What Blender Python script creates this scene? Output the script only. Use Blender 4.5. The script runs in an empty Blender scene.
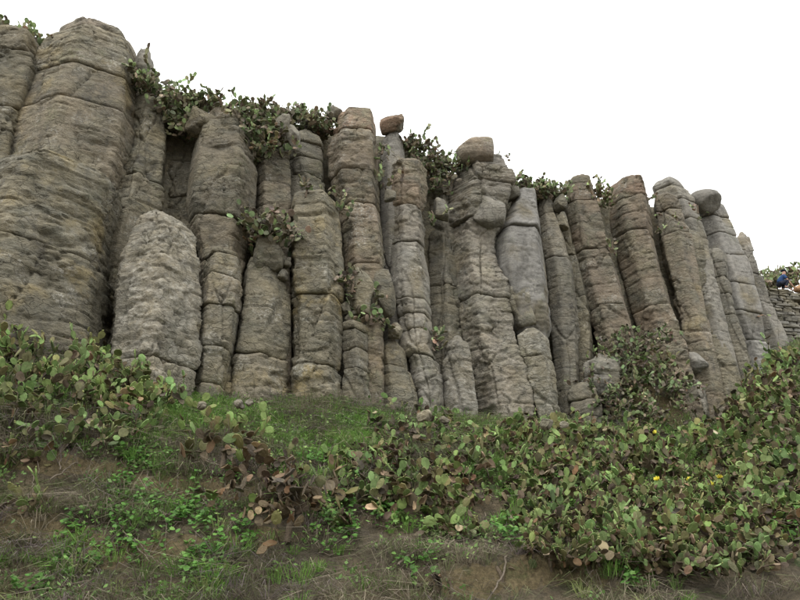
import bpy, math, random
import numpy as np
from mathutils import Vector, Matrix

# ------------------------------------------------------------------ camera, sky, sun, exposure
sc = bpy.context.scene
COL = sc.collection
PITCH = math.radians(25.0)
F = 693.0                      # focal length in photo pixels (800 wide)
CAMZ = 1.6
cam_d = bpy.data.cameras.new('camera'); cam = bpy.data.objects.new('camera', cam_d); COL.objects.link(cam)
cam_d.sensor_width = 36.0; cam_d.lens = 36.0 * F / 800.0; cam_d.clip_start = 0.1; cam_d.clip_end = 3000
cam.location = (0, 0, CAMZ); cam.rotation_euler = (math.pi / 2 + PITCH, 0, 0)
sc.camera = cam

SUN_EL, SUN_AZ = math.radians(62), math.radians(200)      # azimuth clockwise from +Y (sun behind the camera, high)
world = bpy.data.worlds.new('World'); sc.world = world; world.use_nodes = True
wn = world.node_tree.nodes; wl = world.node_tree.links
for n in list(wn): wn.remove(n)
w_out = wn.new('ShaderNodeOutputWorld'); w_bg = wn.new('ShaderNodeBackground')
w_sky = wn.new('ShaderNodeTexSky'); w_sky.sky_type = 'NISHITA'; w_sky.sun_disc = False
w_sky.sun_elevation = SUN_EL; w_sky.sun_rotation = SUN_AZ; w_sky.dust_density = 4.0; w_sky.air_density = 1.0
w_mix = wn.new('ShaderNodeMix'); w_mix.data_type = 'RGBA'
w_mix.inputs[0].default_value = 0.93                       # closed cloud cover over the sky
w_mix.inputs[7].default_value = (11.9, 11.9, 11.7, 1)
wl.new(w_sky.outputs[0], w_mix.inputs[6]); wl.new(w_mix.outputs[2], w_bg.inputs[0])
w_bg.inputs[1].default_value = 0.1
wl.new(w_bg.outputs[0], w_out.inputs[0])
sun_d = bpy.data.lights.new('sun', 'SUN'); sun = bpy.data.objects.new('sun', sun_d); COL.objects.link(sun)
sun_d.energy = 1.0; sun_d.angle = math.radians(25); sun_d.color = (1.0, 0.97, 0.93)
sdir = Vector((math.sin(SUN_AZ) * math.cos(SUN_EL), math.cos(SUN_AZ) * math.cos(SUN_EL), math.sin(SUN_EL)))
sun.rotation_euler = sdir.to_track_quat('Z', 'Y').to_euler()
sun.location = (0, -20, 60)
sc.view_settings.view_transform = 'Standard'; sc.view_settings.look = 'None'
sc.cycles.max_bounces = 5; sc.cycles.diffuse_bounces = 3; sc.cycles.glossy_bounces = 1; sc.cycles.transmission_bounces = 2
sc.view_settings.exposure = 0.8; sc.view_settings.gamma = 1.0; sc.view_settings.use_curve_mapping = False

# ------------------------------------------------------------------ small maths
CP, SP = math.cos(PITCH), math.sin(PITCH)
def ray(u, v):
    x = (u - 400.0) / F; y = (300.0 - v) / F
    return x, CP - SP * y, SP + CP * y
def at(u, v, Y):
    x, yy, z = ray(u, v); t = Y / yy
    return np.array((x * t, Y, CAMZ + z * t))
def px_size(u, v, Y):                       # metres per photo pixel there
    return Y / ray(u, v)[1] / F
def project(X, Y, Z):
    Z = Z - CAMZ
    d = Y * CP + Z * SP; h = -Y * SP + Z * CP
    return 400 + F * X / d, 300 - F * h / d
def Ycl(u):                                 # distance of the cliff face
    return 1.0 / (0.0714 - 0.0000413 * min(max(u, -300), 900))
def sstep(a, b, x):
    t = np.clip((x - a) / (b - a), 0, 1); return t * t * (3 - 2 * t)

M1, M2, M3 = np.uint32(0x8da6b343), np.uint32(0xd8163841), np.uint32(0xcb1ab31f)
def hash3(i, j, k, s=0):
    h = (i.astype(np.uint32) * M1) ^ (j.astype(np.uint32) * M2) ^ (k.astype(np.uint32) * M3) ^ np.uint32(s * 2654435761 & 0xffffffff)
    h ^= h >> np.uint32(15); h *= np.uint32(0x2c1b3c6d); h ^= h >> np.uint32(12); h *= np.uint32(0x297a2d39); h ^= h >> np.uint32(15)
    return h
GR = np.array([(1,1,0),(-1,1,0),(1,-1,0),(-1,-1,0),(1,0,1),(-1,0,1),(1,0,-1),(-1,0,-1),(0,1,1),(0,-1,1),(0,1,-1),(0,-1,-1),(1,1,0),(-1,1,0),(0,-1,1),(0,-1,-1)], np.float32)
def perlin(P, seed=0):
    P = P.astype(np.float32); I = np.floor(P).astype(np.int32); Fr = P - I
    W = Fr * Fr * Fr * (Fr * (Fr * 6 - 15) + 10)
    out = np.zeros(len(P), np.float32)
    for c in range(8):
        a, b, d = c & 1, (c >> 1) & 1, (c >> 2) & 1
        g = GR[hash3(I[:, 0] + a, I[:, 1] + b, I[:, 2] + d, seed) & np.uint32(15)]
        dot = g[:, 0] * (Fr[:, 0] - a) + g[:, 1] * (Fr[:, 1] - b) + g[:, 2] * (Fr[:, 2] - d)
        w = (W[:, 0] if a else 1 - W[:, 0]) * (W[:, 1] if b else 1 - W[:, 1]) * (W[:, 2] if d else 1 - W[:, 2])
        out += dot * w
    return out
def fbm(P, o=3, seed=0, gain=0.5):
    r = np.zeros(len(P), np.float32); a = 1.0
    for i in range(o):
        r += a * perlin(P * (2.03 ** i) + 17.3 * i, seed + i); a *= gain
    return r
def worley(P, seed=0):
    I = np.floor(P).astype(np.int32); n = len(P)
    f1 = np.full(n, 9.0, np.float32); f2 = f1.copy(); rn = np.zeros(n, np.float32)
    for dx in (-1, 0, 1):
        for dy in (-1, 0, 1):
            for dz in (-1, 0, 1):
                i, j, k = I[:, 0] + dx, I[:, 1] + dy, I[:, 2] + dz
                h = hash3(i, j, k, seed)
                ox = (h & np.uint32(1023)) / 1023.0; oy = ((h >> np.uint32(10)) & np.uint32(1023)) / 1023.0; oz = ((h >> np.uint32(20)) & np.uint32(1023)) / 1023.0
                d = (i + ox - P[:, 0]) ** 2 + (j + oy - P[:, 1]) ** 2 + (k + oz - P[:, 2]) ** 2
                d = d.astype(np.float32)
                near = d < f1
                f2 = np.where(near, f1, np.minimum(f2, d)); f1 = np.where(near, d, f1)
                rn = np.where(near, ((h * np.uint32(747796405)) >> np.uint32(16)) / 65535.0, rn)
    return np.sqrt(f1), np.sqrt(f2), rn.astype(np.float32)

# ------------------------------------------------------------------ mesh and object helpers
def mesh_np(name, V, quads=None, tris=None, smooth=True, cols=None):
    me = bpy.data.meshes.new(name)
    V = np.asarray(V, np.float32)
    me.vertices.add(len(V)); me.vertices.foreach_set('co', V.ravel())
    parts = []; starts = []; tot = 0
    if quads is not None and len(quads):
        q = np.asarray(quads, np.int32); parts.append(q.ravel()); starts.append(np.arange(len(q)) * 4); tot = len(q) * 4
    if tris is not None and len(tris):
        t = np.asarray(tris, np.int32); parts.append(t.ravel()); starts.append(tot + np.arange(len(t)) * 3)
    li = np.concatenate(parts); ls = np.concatenate(starts).astype(np.int32)
    me.loops.add(len(li)); me.loops.foreach_set('vertex_index', li)
    me.polygons.add(len(ls)); me.polygons.foreach_set('loop_start', ls)
    me.polygons.foreach_set('use_smooth', np.full(len(ls), smooth, bool))
    me.update(calc_edges=True)
    if cols is not None:
        at_ = me.color_attributes.new('col', 'FLOAT_COLOR', 'POINT')
        c4 = np.ones((len(V), 4), np.float32); c4[:, :3] = cols
        at_.data.foreach_set('color', c4.ravel())
    return me
def obj(name, me, mat=None, parent=None):
    o = bpy.data.objects.new(name, me)
    if mat and me is not None and not me.materials: me.materials.append(mat)
    o.parent = parent; COL.objects.link(o)
    return o
def tag(o, label=None, cat=None, group=None, kind=None):
    if label: o['label'] = label
    if cat: o['category'] = cat
    if group: o['group'] = group
    if kind: o['kind'] = kind
    return o
def empty(name, loc, label=None, cat=None, group=None, kind='thing'):
    o = bpy.data.objects.new(name, None); o.location = [float(c) for c in loc]; o.empty_display_size = 0.3; COL.objects.link(o)
    return tag(o, label, cat, group, kind)
def grid_quads(nr, nc, wrap):
    r = np.arange(nr - 1)[:, None]; c = np.arange(nc if wrap else nc - 1)[None, :]; c2 = (c + 1) % nc
    return np.stack([r * nc + c + 0 * r, r * nc + c2, (r + 1) * nc + c2, (r + 1) * nc + c], -1).reshape(-1, 4)

# ------------------------------------------------------------------ materials
def new_mat(name):
    m = bpy.data.materials.new(name); m.use_nodes = True
    nt = m.node_tree; b = nt.nodes['Principled BSDF']; b.inputs['Roughness'].default_value = 0.9
    b.inputs['Specular IOR Level'].default_value = 0.25
    return m, nt, b
class NT:
    def __init__(s, nt): s.nt = nt
    def n(s, t, **k):
        x = s.nt.nodes.new(t)
        for a, b in k.items(): setattr(x, a, b)
        return x
    def l(s, a, b): s.nt.links.new(a, b)
    def noise(s, vec, scale, detail=4, rough=0.55, dist=0.0):
        x = s.n('ShaderNodeTexNoise'); x.inputs['Scale'].default_value = scale; x.inputs['Detail'].default_value = detail
        x.inputs['Roughness'].default_value = rough; x.inputs['Distortion'].default_value = dist; s.l(vec, x.inputs['Vector']); return x.outputs['Fac']
    def mapv(s, vec, scale):
        x = s.n('ShaderNodeMapping'); x.inputs['Scale'].default_value = scale; s.l(vec, x.inputs['Vector']); return x.outputs['Vector']
    def rng(s, f, a, b, c=0.0, d=1.0):
        x = s.n('ShaderNodeMapRange'); x.interpolation_type = 'SMOOTHSTEP'
        for i, v in enumerate((a, b, c, d)): x.inputs[i + 1].default_value = v
        s.l(f, x.inputs[0]); return x.outputs[0]
    def mix(s, f, a, b, mode='MIX'):
        x = s.n('ShaderNodeMix'); x.data_type = 'RGBA'; x.blend_type = mode
        for i, v in ((0, f), (6, a), (7, b)):
            if isinstance(v, (int, float)): x.inputs[i].default_value = v
            elif isinstance(v, tuple): x.inputs[i].default_value = (*v, 1)
            else: s.l(v, x.inputs[i])
        return x.outputs[2]
    def math(s, op, a, b=0.0):
        x = s.n('ShaderNodeMath'); x.operation = op
        for i, v in ((0, a), (1, b)):
            if isinstance(v, (int, float)): x.inputs[i].default_value = v
            else: s.l(v, x.inputs[i])
        return x.outputs[0]
    def bump(s, h, strength, dist, normal=None):
        x = s.n('ShaderNodeBump'); x.inputs['Strength'].default_value = strength; x.inputs['Distance'].default_value = dist
        s.l(h, x.inputs['Height'])
        if normal is not None: s.l(normal, x.inputs['Normal'])
        return x.outputs['Normal']

def rock_material():
    m, nt, b = new_mat('basalt_rock'); N = NT(nt)
    pos = N.n('ShaderNodeNewGeometry').outputs['Position']
    oi = N.n('ShaderNodeObjectInfo'); sep = N.n('ShaderNodeSeparateColor'); N.l(oi.outputs['Color'], sep.inputs[0])
    red, grey, ochre = sep.outputs[0], sep.outputs[1], sep.outputs[2]
    big = N.rng(N.noise(pos, 0.45, 3), 0.35, 0.65)
    c = N.mix(big, (0.143, 0.129, 0.092), (0.207, 0.183, 0.127))
    mid = N.rng(N.noise(N.mapv(pos, (1, 1, 1.6)), 1.7, 4, 0.62), 0.4, 0.72)
    c = N.mix(mid, c, (0.130, 0.124, 0.096))
    # ochre and rust blotches of the stone itself
    oc = N.math('MULTIPLY', N.rng(N.noise(pos, 0.9, 5, 0.6), 0.52, 0.68), ochre)
    c = N.mix(oc, c, (0.245, 0.195, 0.095))
    rd = N.math('MULTIPLY', N.rng(N.noise(pos, 1.1, 5, 0.6), 0.36, 0.62), red)
    c = N.mix(rd, c, (0.225, 0.155, 0.108))
    # clean grey faces
    gr = N.math('MULTIPLY', N.rng(N.noise(pos, 0.8, 3, 0.5), 0.30, 0.5), grey)
    c = N.mix(gr, c, (0.225, 0.217, 0.20))
    # pale lichen crust
    li = N.math('MULTIPLY', N.rng(N.noise(pos, 1.3, 4, 0.6), 0.54, 0.68), N.rng(N.noise(pos, 14, 5, 0.7), 0.46, 0.62))
    al = oi.outputs['Alpha']
    li2 = N.math('MULTIPLY', N.rng(N.noise(pos, 2.2, 5, 0.65), 0.42, 0.6), N.rng(N.noise(N.mapv(pos, (1, 1, 2.2)), 7, 4, 0.7), 0.40, 0.6))
    li = N.math('ADD', N.math('MULTIPLY', li, 0.7), N.math('MULTIPLY', li2, N.math('MULTIPLY', al, 0.75)))
    li.node.use_clamp = True
    c = N.mix(li, c, (0.37, 0.355, 0.31))
    gl = N.math('MULTIPLY', N.rng(N.noise(pos, 0.75, 4, 0.6), 0.56, 0.7), N.rng(N.noise(pos, 9, 5, 0.7), 0.45, 0.6))
    c = N.mix(N.math('MULTIPLY', gl, 0.35), c, (0.14, 0.155, 0.08))
    # black weathering films and fine mineral speckle
    st = N.math('MULTIPLY', N.rng(N.noise(N.mapv(pos, (1.5, 1.5, 0.35)), 1.4, 5, 0.65), 0.5, 0.68), N.rng(N.noise(pos, 6, 4, 0.7), 0.38, 0.6))
    c = N.mix(N.math('MULTIPLY', st, 0.7), c, (0.07, 0.065, 0.056))
    sp = N.rng(N.noise(pos, 24, 4, 0.75), 0.25, 0.75, 0.78, 1.18)
    spc = N.n('ShaderNodeCombineColor')
    for i in range(3): N.l(sp, spc.inputs[i])
    c = N.mix(1.0, c, spc.outputs[0], 'MULTIPLY')
    sp2 = N.rng(N.noise(N.mapv(pos, (1, 1, 1.8)), 4.0, 4, 0.7), 0.28, 0.72, 0.75, 1.22)
    spc2 = N.n('ShaderNodeCombineColor')
    for i in range(3): N.l(sp2, spc2.inputs[i])
    c = N.mix(1.0, c, spc2.outputs[0], 'MULTIPLY')
    vr = N.rng(oi.outputs['Random'], 0.0, 1.0, 0.84, 1.16); vc_ = N.n('ShaderNodeCombineColor')
    for i in range(3): N.l(vr, vc_.inputs[i])
    c = N.mix(1.0, c, vc_.outputs[0], 'MULTIPLY')
    N.l(c, b.inputs['Base Color'])
    rough = N.math('SUBTRACT', 1.0, N.math('MULTIPLY', grey, 0.82))
    h1 = N.noise(N.mapv(pos, (1, 1, 1.7)), 3.0, 4, 0.68, 0.0)
    h2 = N.noise(pos, 14, 4, 0.72)
    vor = N.n('ShaderNodeTexVoronoi'); vor.feature = 'DISTANCE_TO_EDGE'; vor.inputs['Scale'].default_value = 2.4
    wv = N.n('ShaderNodeVectorMath'); wv.operation = 'ADD'
    nz = N.n('ShaderNodeTexNoise'); nz.inputs['Scale'].default_value = 2.2; nz.inputs['Detail'].default_value = 2; N.l(pos, nz.inputs['Vector'])
    sc_ = N.n('ShaderNodeVectorMath'); sc_.operation = 'SCALE'; sc_.inputs['Scale'].default_value = 0.7; N.l(nz.outputs['Color'], sc_.inputs[0])
    N.l(N.mapv(pos, (0.9, 0.9, 1.9)), wv.inputs[0]); N.l(sc_.outputs[0], wv.inputs[1]); N.l(wv.outputs[0], vor.inputs['Vector'])
    crack = N.math('MULTIPLY', N.rng(vor.outputs['Distance'], 0.0, 0.035), N.rng(N.noise(pos, 1.1, 3), 0.62, 0.42))
    hh = N.math('ADD', N.math('MULTIPLY', h1, 0.75), N.math('MULTIPLY', h2, 0.35))
    hh = N.math('MULTIPLY', N.math('ADD', hh, N.math('MULTIPLY', crack, 0.28)), rough)
    N.l(N.bump(hh, 0.95, 0.13), b.inputs['Normal'])
    return m
def soil_material():
    m, nt, b = new_mat('hillside_soil'); N = NT(nt)
    g = N.n('ShaderNodeNewGeometry'); pos = g.outputs['Position']
    c = N.mix(N.rng(N.noise(pos, 0.9, 6, 0.65), 0.4, 0.62), (0.085, 0.072, 0.05), (0.12, 0.095, 0.06))
    sepn = N.n('ShaderNodeSeparateXYZ'); N.l(g.outputs['True Normal'], sepn.inputs[0])
    c = N.mix(N.rng(sepn.outputs[2], 0.66, 0.48), c, (0.15, 0.118, 0.064))      # bare scarps show the clay
    c = N.mix(N.math('MULTIPLY', N.rng(N.noise(pos, 2.1, 6, 0.7), 0.52, 0.66), 0.6), c, (0.055, 0.07, 0.025))
    c = N.mix(N.rng(N.noise(pos, 17, 6, 0.75), 0.3, 0.7), c, (0.07, 0.06, 0.045), 'MULTIPLY') if False else c
    sp = N.rng(N.noise(pos, 16, 6, 0.75), 0.28, 0.72, 0.55, 1.4)
    k = N.n('ShaderNodeCombineColor')
    for i in range(3): N.l(sp, k.inputs[i])
    c = N.mix(1.0, c, k.outputs[0], 'MULTIPLY')
    N.l(c, b.inputs['Base Color'])
    N.l(N.bump(N.noise(pos, 7, 8, 0.7), 0.9, 0.12), b.inputs['Normal'])
    return m
def attr_material(name, rough=0.7, spec=0.25, trans=0.0, noise=None):
    """colour per vertex"""
    m, nt, b = new_mat(name); N = NT(nt)
    a = N.n('ShaderNodeAttribute'); a.attribute_name = 'col'
    c = a.outputs['Color']
    if noise:
        pos = N.n('ShaderNodeNewGeometry').outputs['Position']
        sp = N.rng(N.noise(pos, noise, 4, 0.7), 0.3, 0.7, 0.7, 1.25); k = N.n('ShaderNodeCombineColor')
        for i in range(3): N.l(sp, k.inputs[i])
        c = N.mix(1.0, c, k.outputs[0], 'MULTIPLY')
    N.l(c, b.inputs['Base Color']); b.inputs['Roughness'].default_value = rough; b.inputs['Specular IOR Level'].default_value = spec
    if trans:
        t = N.n('ShaderNodeBsdfTranslucent'); N.l(c, t.inputs['Color'])
        ms = N.n('ShaderNodeMixShader'); ms.inputs[0].default_value = trans
        out = nt.nodes['Material Output']; N.l(b.outputs[0], ms.inputs[1]); N.l(t.outputs[0], ms.inputs[2]); N.l(ms.outputs[0], out.inputs[0])
    return m
def pad_material():
    """one pad one object: its colour is the object's"""
    m, nt, b = new_mat('cactus_pad'); N = NT(nt)
    oi = N.n('ShaderNodeObjectInfo'); tc = N.n('ShaderNodeTexCoord'); pos = N.n('ShaderNodeNewGeometry').outputs['Position']
    c = oi.outputs['Color']
    c = N.mix(N.math('MULTIPLY', N.rng(N.noise(pos, 9, 4, 0.65), 0.5, 0.68), 0.6), c, (0.16, 0.13, 0.075))
    v = N.n('ShaderNodeTexVoronoi'); v.inputs['Scale'].default_value = 32; N.l(tc.outputs['Object'], v.inputs['Vector'])
    c = N.mix(N.math('MULTIPLY', N.rng(v.outputs['Distance'], 0.2, 0.12), 0.55), c, (0.30, 0.27, 0.16))
    N.l(c, b.inputs['Base Color']); b.inputs['Roughness'].default_value = 0.7; b.inputs['Specular IOR Level'].default_value = 0.2
    return m
def plain(name, col, rough=0.85, noise=None, amp=0.35):
    m, nt, b = new_mat(name); b.inputs['Roughness'].default_value = rough; N = NT(nt)
    pos = N.n('ShaderNodeNewGeometry').outputs['Position']
    d = tuple(x * (1 - amp) for x in col)
    N.l(N.mix(N.rng(N.noise(pos, noise or 12, 5, 0.65), 0.35, 0.65), d, col), b.inputs['Base Color'])
    return m
ROCK, SOIL, PAD = rock_material(), soil_material(), pad_material()
LEAF = attr_material('leaves', 0.6, 0.3, 0.25)
GRASS = attr_material('grass_blades', 0.75, 0.2, 0.25)
PADS = attr_material('cactus_pads', 0.7, 0.2, 0.0, 11)
WOOD = plain('dead_wood', (0.21, 0.175, 0.135), 0.9, 20)
BARK = plain('cactus_bark', (0.16, 0.125, 0.09), 0.9, 18)

# ------------------------------------------------------------------ the ground
BASE = [(-160, 345), (0, 352), (100, 368), (190, 408), (300, 408), (400, 418), (480, 424), (560, 427), (640, 434), (700, 437), (725, 428), (748, 398), (772, 368), (800, 345), (900, 335), (1000, 330)]
YF, ZF = 10.5, 1.89
_b = [at(u, v, Ycl(u) - 0.1) for u, v in BASE]
BA = np.array([p[0] / p[1] for p in _b]); BY = np.array([p[1] for p in _b]); BZ = np.array([p[2] for p in _b])
_m = at(640, 360, Ycl(640) - 0.1)
MOUNDS = [(_m[0], _m[1] - 0.2, 0.95, 2.7)]
_m = at(385, 330, Ycl(385) + 0.2)
def ground(X, Y):
    X = np.asarray(X, np.float32); Y = np.asarray(Y, np.float32)
    Ys = np.maximum(Y, 0.5); a = X / Ys
    yb = np.interp(a, BA, BY); zb = np.interp(a, BA, BZ)
    s = (Y - YF) / (yb - YF)
    P = np.stack([X, Y, 0 * X], -1)
    n1 = fbm(P * 0.35, 3, 5); n2 = fbm(P * 1.3, 3, 9)
    sw = s + 0.09 * n1 + 0.03 * n2
    sc1 = sstep(-0.34, -0.12, a) * 0 + sstep(-0.05, -0.25, a)       # left terraces
    step = lambda s0, w: sstep(s0 - w, s0 + w, sw) - sstep(s0 - 0.16, s0 + 0.16, sw)
    g = np.where(s > 0, np.clip(s, 0, 1) + 0.10 * np.sin(np.clip(s, 0, 1) * math.pi), 0)
    z = ZF + (zb - ZF) * g
    z = z + (0.24 * step(0.34, 0.022) + 0.20 * step(0.14, 0.02)) * sc1 + 0.42 * step(0.055, 0.02) * sstep(0.0, 0.1, a) * sstep(0.42, 0.3, a)
    z = z + 0.16 * n1 + 0.07 * n2
    z = np.where(s > 1, z + np.minimum((Y - yb), 2.0) * 0.25, z)
    z = np.where(s < 0, np.maximum(z + (Y - YF) * 0.62, 0.02 * n2), z)
    for mx, my, mr, mh in MOUNDS:
        z = z + mh * np.exp(-(((X - mx) / mr) ** 2 + ((Y - my) / (mr * 1.0)) ** 2))
    return z
def build_ground():
    na, ny = 340, 210
    A = np.linspace(-1.5, 1.7, na); A = np.sign(A) * np.abs(A) ** 1.15
    T = np.linspace(0, 1, ny); Yv = 6.5 + 26 * T ** 1.5
    aa, yy = np.meshgrid(A, Yv); X = (aa * yy).ravel(); Y = yy.ravel()
    Z = ground(X, Y)
    o = obj('hillside', mesh_np('hillside', np.stack([X, Y, Z], -1), grid_quads(ny, na, False)), SOIL); tag(o, kind='structure')
    n = 60; L = np.linspace(-700, 700, n); xx, yy = np.meshgrid(L, L)
    P = np.stack([xx.ravel(), yy.ravel(), np.full(n * n, -0.12)], -1)
    o = obj('ground', mesh_np('ground', P, grid_quads(n, n, False)), SOIL); tag(o, kind='structure')
build_ground()

# ------------------------------------------------------------------ rock relief
def relief(P, seed, rough, blocky=0.0):
    q = (P + np.float32(seed * 7.31 % 97)).astype(np.float32)
    wrp = np.stack([perlin(q * 1.4, 31), perlin(q * 1.4 + 9, 32), perlin(q * 1.4 + 21, 33)], -1)
    lump = fbm(q * 0.7, 2, 11) * 0.05
    bk = np.maximum(sstep(0.02, 0.3, fbm(q * 0.55 + 5, 2, 43)), blocky)
    # upright slabs with straight joints
    g1, g2, gn = worley(q * np.float32([0.75, 0.75, 0.24]) + 0.05 * wrp, 79)
    slab = (gn - 0.5) * 0.09 - 0.12 * np.exp(-((g2 - g1) / 0.024) ** 2) * sstep(-0.25, 0.1, perlin(q * 0.5 + 3, 47))
    # beds: thin layers stepping in and out, a dark line between them
    zz = q[:, 2] * (2.7) + 0.16 * perlin(q * np.float32([0.5, 0.5, 0.4]), 83) + gn * 0.9
    kz = np.floor(zz).astype(np.int32); fz = zz - kz; ks = (gn * 64).astype(np.int32)
    hv = (hash3(kz, ks, kz * 7, 5) & np.uint32(1023)) / 1023.0; hv2 = (hash3(kz + 1, ks, (kz + 1) * 7, 5) & np.uint32(1023)) / 1023.0
    step = hv + (hv2 - hv) * sstep(0.93, 1.0, fz)
    beds = (step - 0.5) * 0.085 * (0.15 + 0.9 * bk)
    line = np.exp(-((np.minimum(fz, 1 - fz)) / 0.05) ** 2) * sstep(0.18, 0.6, hv) * sstep(-0.3, 0.15, perlin(q * 0.9 + 7, 85))
    # broken corners
    f1, f2, rn = worley(q * np.float32([1.5, 1.5, 2.3]) + 0.22 * wrp, 77)
    chips = (np.maximum(rn, 0.35) - 0.6) * 0.13 * bk - 0.07 * np.exp(-((f2 - f1) / 0.045) ** 2) * bk
    fine = (np.abs(perlin(q * np.float32([2.2, 2.2, 4.4]) + 0.3 * wrp, 51)) - 0.2) * 0.075 * (0.18 + bk) + (np.abs(perlin(q * np.float32([6, 6, 11]), 53)) - 0.2) * 0.05 * (0.4 + 0.8 * bk)
    return lump * (0.5 + 0.5 * rough) + rough * (slab + beds - 0.095 * line + chips + fine)

COLUMNS = []
def column(label, rows, joints=(), dY=0.0, rough=1.0, tint=(0, 0, 0), tops=None, dome=0.35, lean=0.05, seed=None, p=26.0, pale=0.12, blocky=0.0, shrink=0.94, group='basalt columns of the cliff'):
    """rows: (v, left, right) photo positions of the outline from the top down"""
    idx = len(COLUMNS); rng = np.random.default_rng(1000 + idx if seed is None else seed)
    us = [(r[1] + r[2]) / 2 for r in rows]; um = float(np.mean(us))
    Yref = Ycl(min(max(um, -60), 800)) + dY
    rm = float(np.mean([(r[2] - r[1]) / 2 * px_size(um, r[0], Yref) for r in rows]))
    z0 = at(us[-1], rows[-1][0], Yref)[2]
    zs, xs, ys, rs = [], [], [], []
    def conv(v, ul, ur):
        Y = Yref + rm
        for _ in range(3):
            pc = at((ul + ur) / 2, v, Y); Y = Yref + rm + lean * (pc[2] - z0)
        pc = at((ul + ur) / 2, v, Y)
        return pc[2], pc[0], pc[1], (ur - ul) / 2 * px_size((ul + ur) / 2, v, Y)
    data = sorted(conv(*r) for r in rows)
    tz_ = data[-1]; data[-1] = (max(tz_[0] - 0.5 * dome, data[-2][0] + 0.03),) + tz_[1:]
    data = [(d_[0], d_[1], d_[2], d_[3] * (shrink if dY < 1.2 else 1.0)) for d_ in data]
    zb, xb, yb, rb = data[0]
    zg = float(ground(np.array([xb]), np.array([yb - rb]))[0]); zl = min(zb - 1.0, zg - 0.7)
    i2 = min(2, len(data) - 1); sx = (xb - data[i2][1]) / max(0.3, data[i2][0] - zb); sx = max(-.35, min(.35, sx))
    data = [(zl, xb + sx * (zb - zl), yb, rb)] + data
    zs, xs, ys, rs = map(np.array, zip(*data))
    ztop = zs[-1]
    cj = lambda v: np.interp(v, [r[0] for r in rows], us)
    jz = sorted(conv(v, cj(v) - 1, cj(v) + 1)[0] for v in joints)
    bounds = [zs[0]] + [z for z in jz if zs[0] + 0.1 < z < ztop - 0.05] + [ztop]
    # cross-section: a worn polygon
    NTH = 54 if rm < 0.75 else 80
    PHI = np.linspace(0, 2 * math.pi, NTH, endpoint=False); THETA = -math.pi / 2 + PHI - 0.55 * np.sin(PHI)
    ns = int(rng.integers(5, 7)); fa = rng.uniform(0, 2 * math.pi) + np.arange(ns) * 2 * math.pi / ns + rng.uniform(-0.18, 0.18, ns)
    fd = rng.uniform(0.9, 1.08, ns)
    def section(th):
        cc = np.maximum(np.cos(th[..., None] - fa) / fd, 0.0)
        return (cc ** p).sum(-1) ** (-1.0 / p)
    tt = np.linspace(0, 2 * math.pi, 360); ss = section(tt); ext = (ss * np.cos(tt)); wmax = (ext.max() - ext.min()) / 2; woff = (ext.max() + ext.min()) / 2
    root = empty('basalt_column', (float(xs[0]), float(ys[0]), float(zs[0])), label, 'rock column', group)
    org = np.array(root.location)
    for si in range(len(bounds) - 1):
        a, b = bounds[si], bounds[si + 1]; last = si == len(bounds) - 2
        H = b - a; nr = max(4, int(H / 0.038) + 1)
        off = rng.normal(0, 0.022, 2); scl = 1 + rng.normal(0, 0.018); rot = rng.normal(0, 0.05)
        s = np.linspace(0, 1, nr)
        th = np.broadcast_to(THETA, (nr, NTH))
        # wavy joint surfaces
        def wav(zj, k):
            d = np.stack([np.cos(THETA) * rm + xs[0], np.sin(THETA) * rm, np.full(NTH, zj)], -1)
            t1 = ((idx * 13 + round(zj * 10)) % 17 - 8) / 8 * 0.06
            return fbm(d * 0.9 + idx * 3.1, 2, 91) * 0.12 + t1 * np.cos(THETA) * rm
        lo = a + (wav(a, 0) if si > 0 else 0) + 0.012; hi = b + (wav(b, 1) if not last else fbm(np.stack([np.cos(THETA) * rm + idx * 3, np.sin(THETA) * rm, 0 * THETA], -1) * 1.2, 2, 95) * 0.15 * min(1, rm)) - 0.012
        z = lo[None, :] * (1 - s[:, None]) + hi[None, :] * s[:, None] if si > 0 else a * (1 - s[:, None]) + hi[None, :] * s[:, None]
        r = np.interp(z, zs, rs) * scl * section(th + rot) / wmax
        cx = np.interp(z, zs, xs) + off[0] - woff / wmax * np.interp(z, zs, rs); cy = np.interp(z, zs, ys) + off[1]
        # barrel swelling and worn edges at the joints
        dtop = (hi[None, :] - z); dbot = z - (lo[None, :] if si > 0 else a - 1)
        e = min(0.10, H * 0.3)
        for d in ((dbot,) if last else (dtop, dbot)):
            k = np.clip(1 - d / e, 0, 1); r = r - 0.085 * min(1, rm) * (1 - np.sqrt(1 - 0.98 * k ** 2))
        if H < 2.5: r = r + 0.03 * rough * np.sin(s[:, None] * math.pi) * min(1, rm) - 0.01
        P0 = np.stack([cx + r * np.cos(th), cy + r * np.sin(th), z], -1)
        D = relief(P0.reshape(-1, 3), idx + 1, rough, blocky).reshape(nr, NTH) * min(1.0, 0.35 + rm * 0.65)
        if last:
            k = np.clip(1 - dtop / max(0.05, dome), 0, 1); r = r * (1 - (0.16 if dome > 0.16 else 0.06) * k ** 2.0)
        R = np.maximum(r + D, 0.06)
        V = [np.stack([cx + R * np.cos(th), cy + R * np.sin(th), z], -1)]
        tops_ = [0.94, 0.84, 0.7, 0.52, 0.32, 0.12] if last else [0.8, 0.4, 0.05]
        Rt = R[-1]; cxt, cyt, zt = cx[-1].mean(), cy[-1].mean(), z[-1]; zm = zt.mean()
        for f in tops_:
            lift = (dome * 0.8 * (1 - f ** 2.2)) if last else 0.01 * (1 - f)
            px_, py_ = cxt + Rt * f * np.cos(THETA), cyt + Rt * f * np.sin(THETA)
            zz = zt * f + zm * (1 - f) + lift
            if last: zz = zz + 0.12 * (1 - f) * fbm(np.stack([px_, py_, zz], -1) * 1.6, 3, idx)
            V.append(np.stack([px_, py_, zz], -1)[None])
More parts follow.
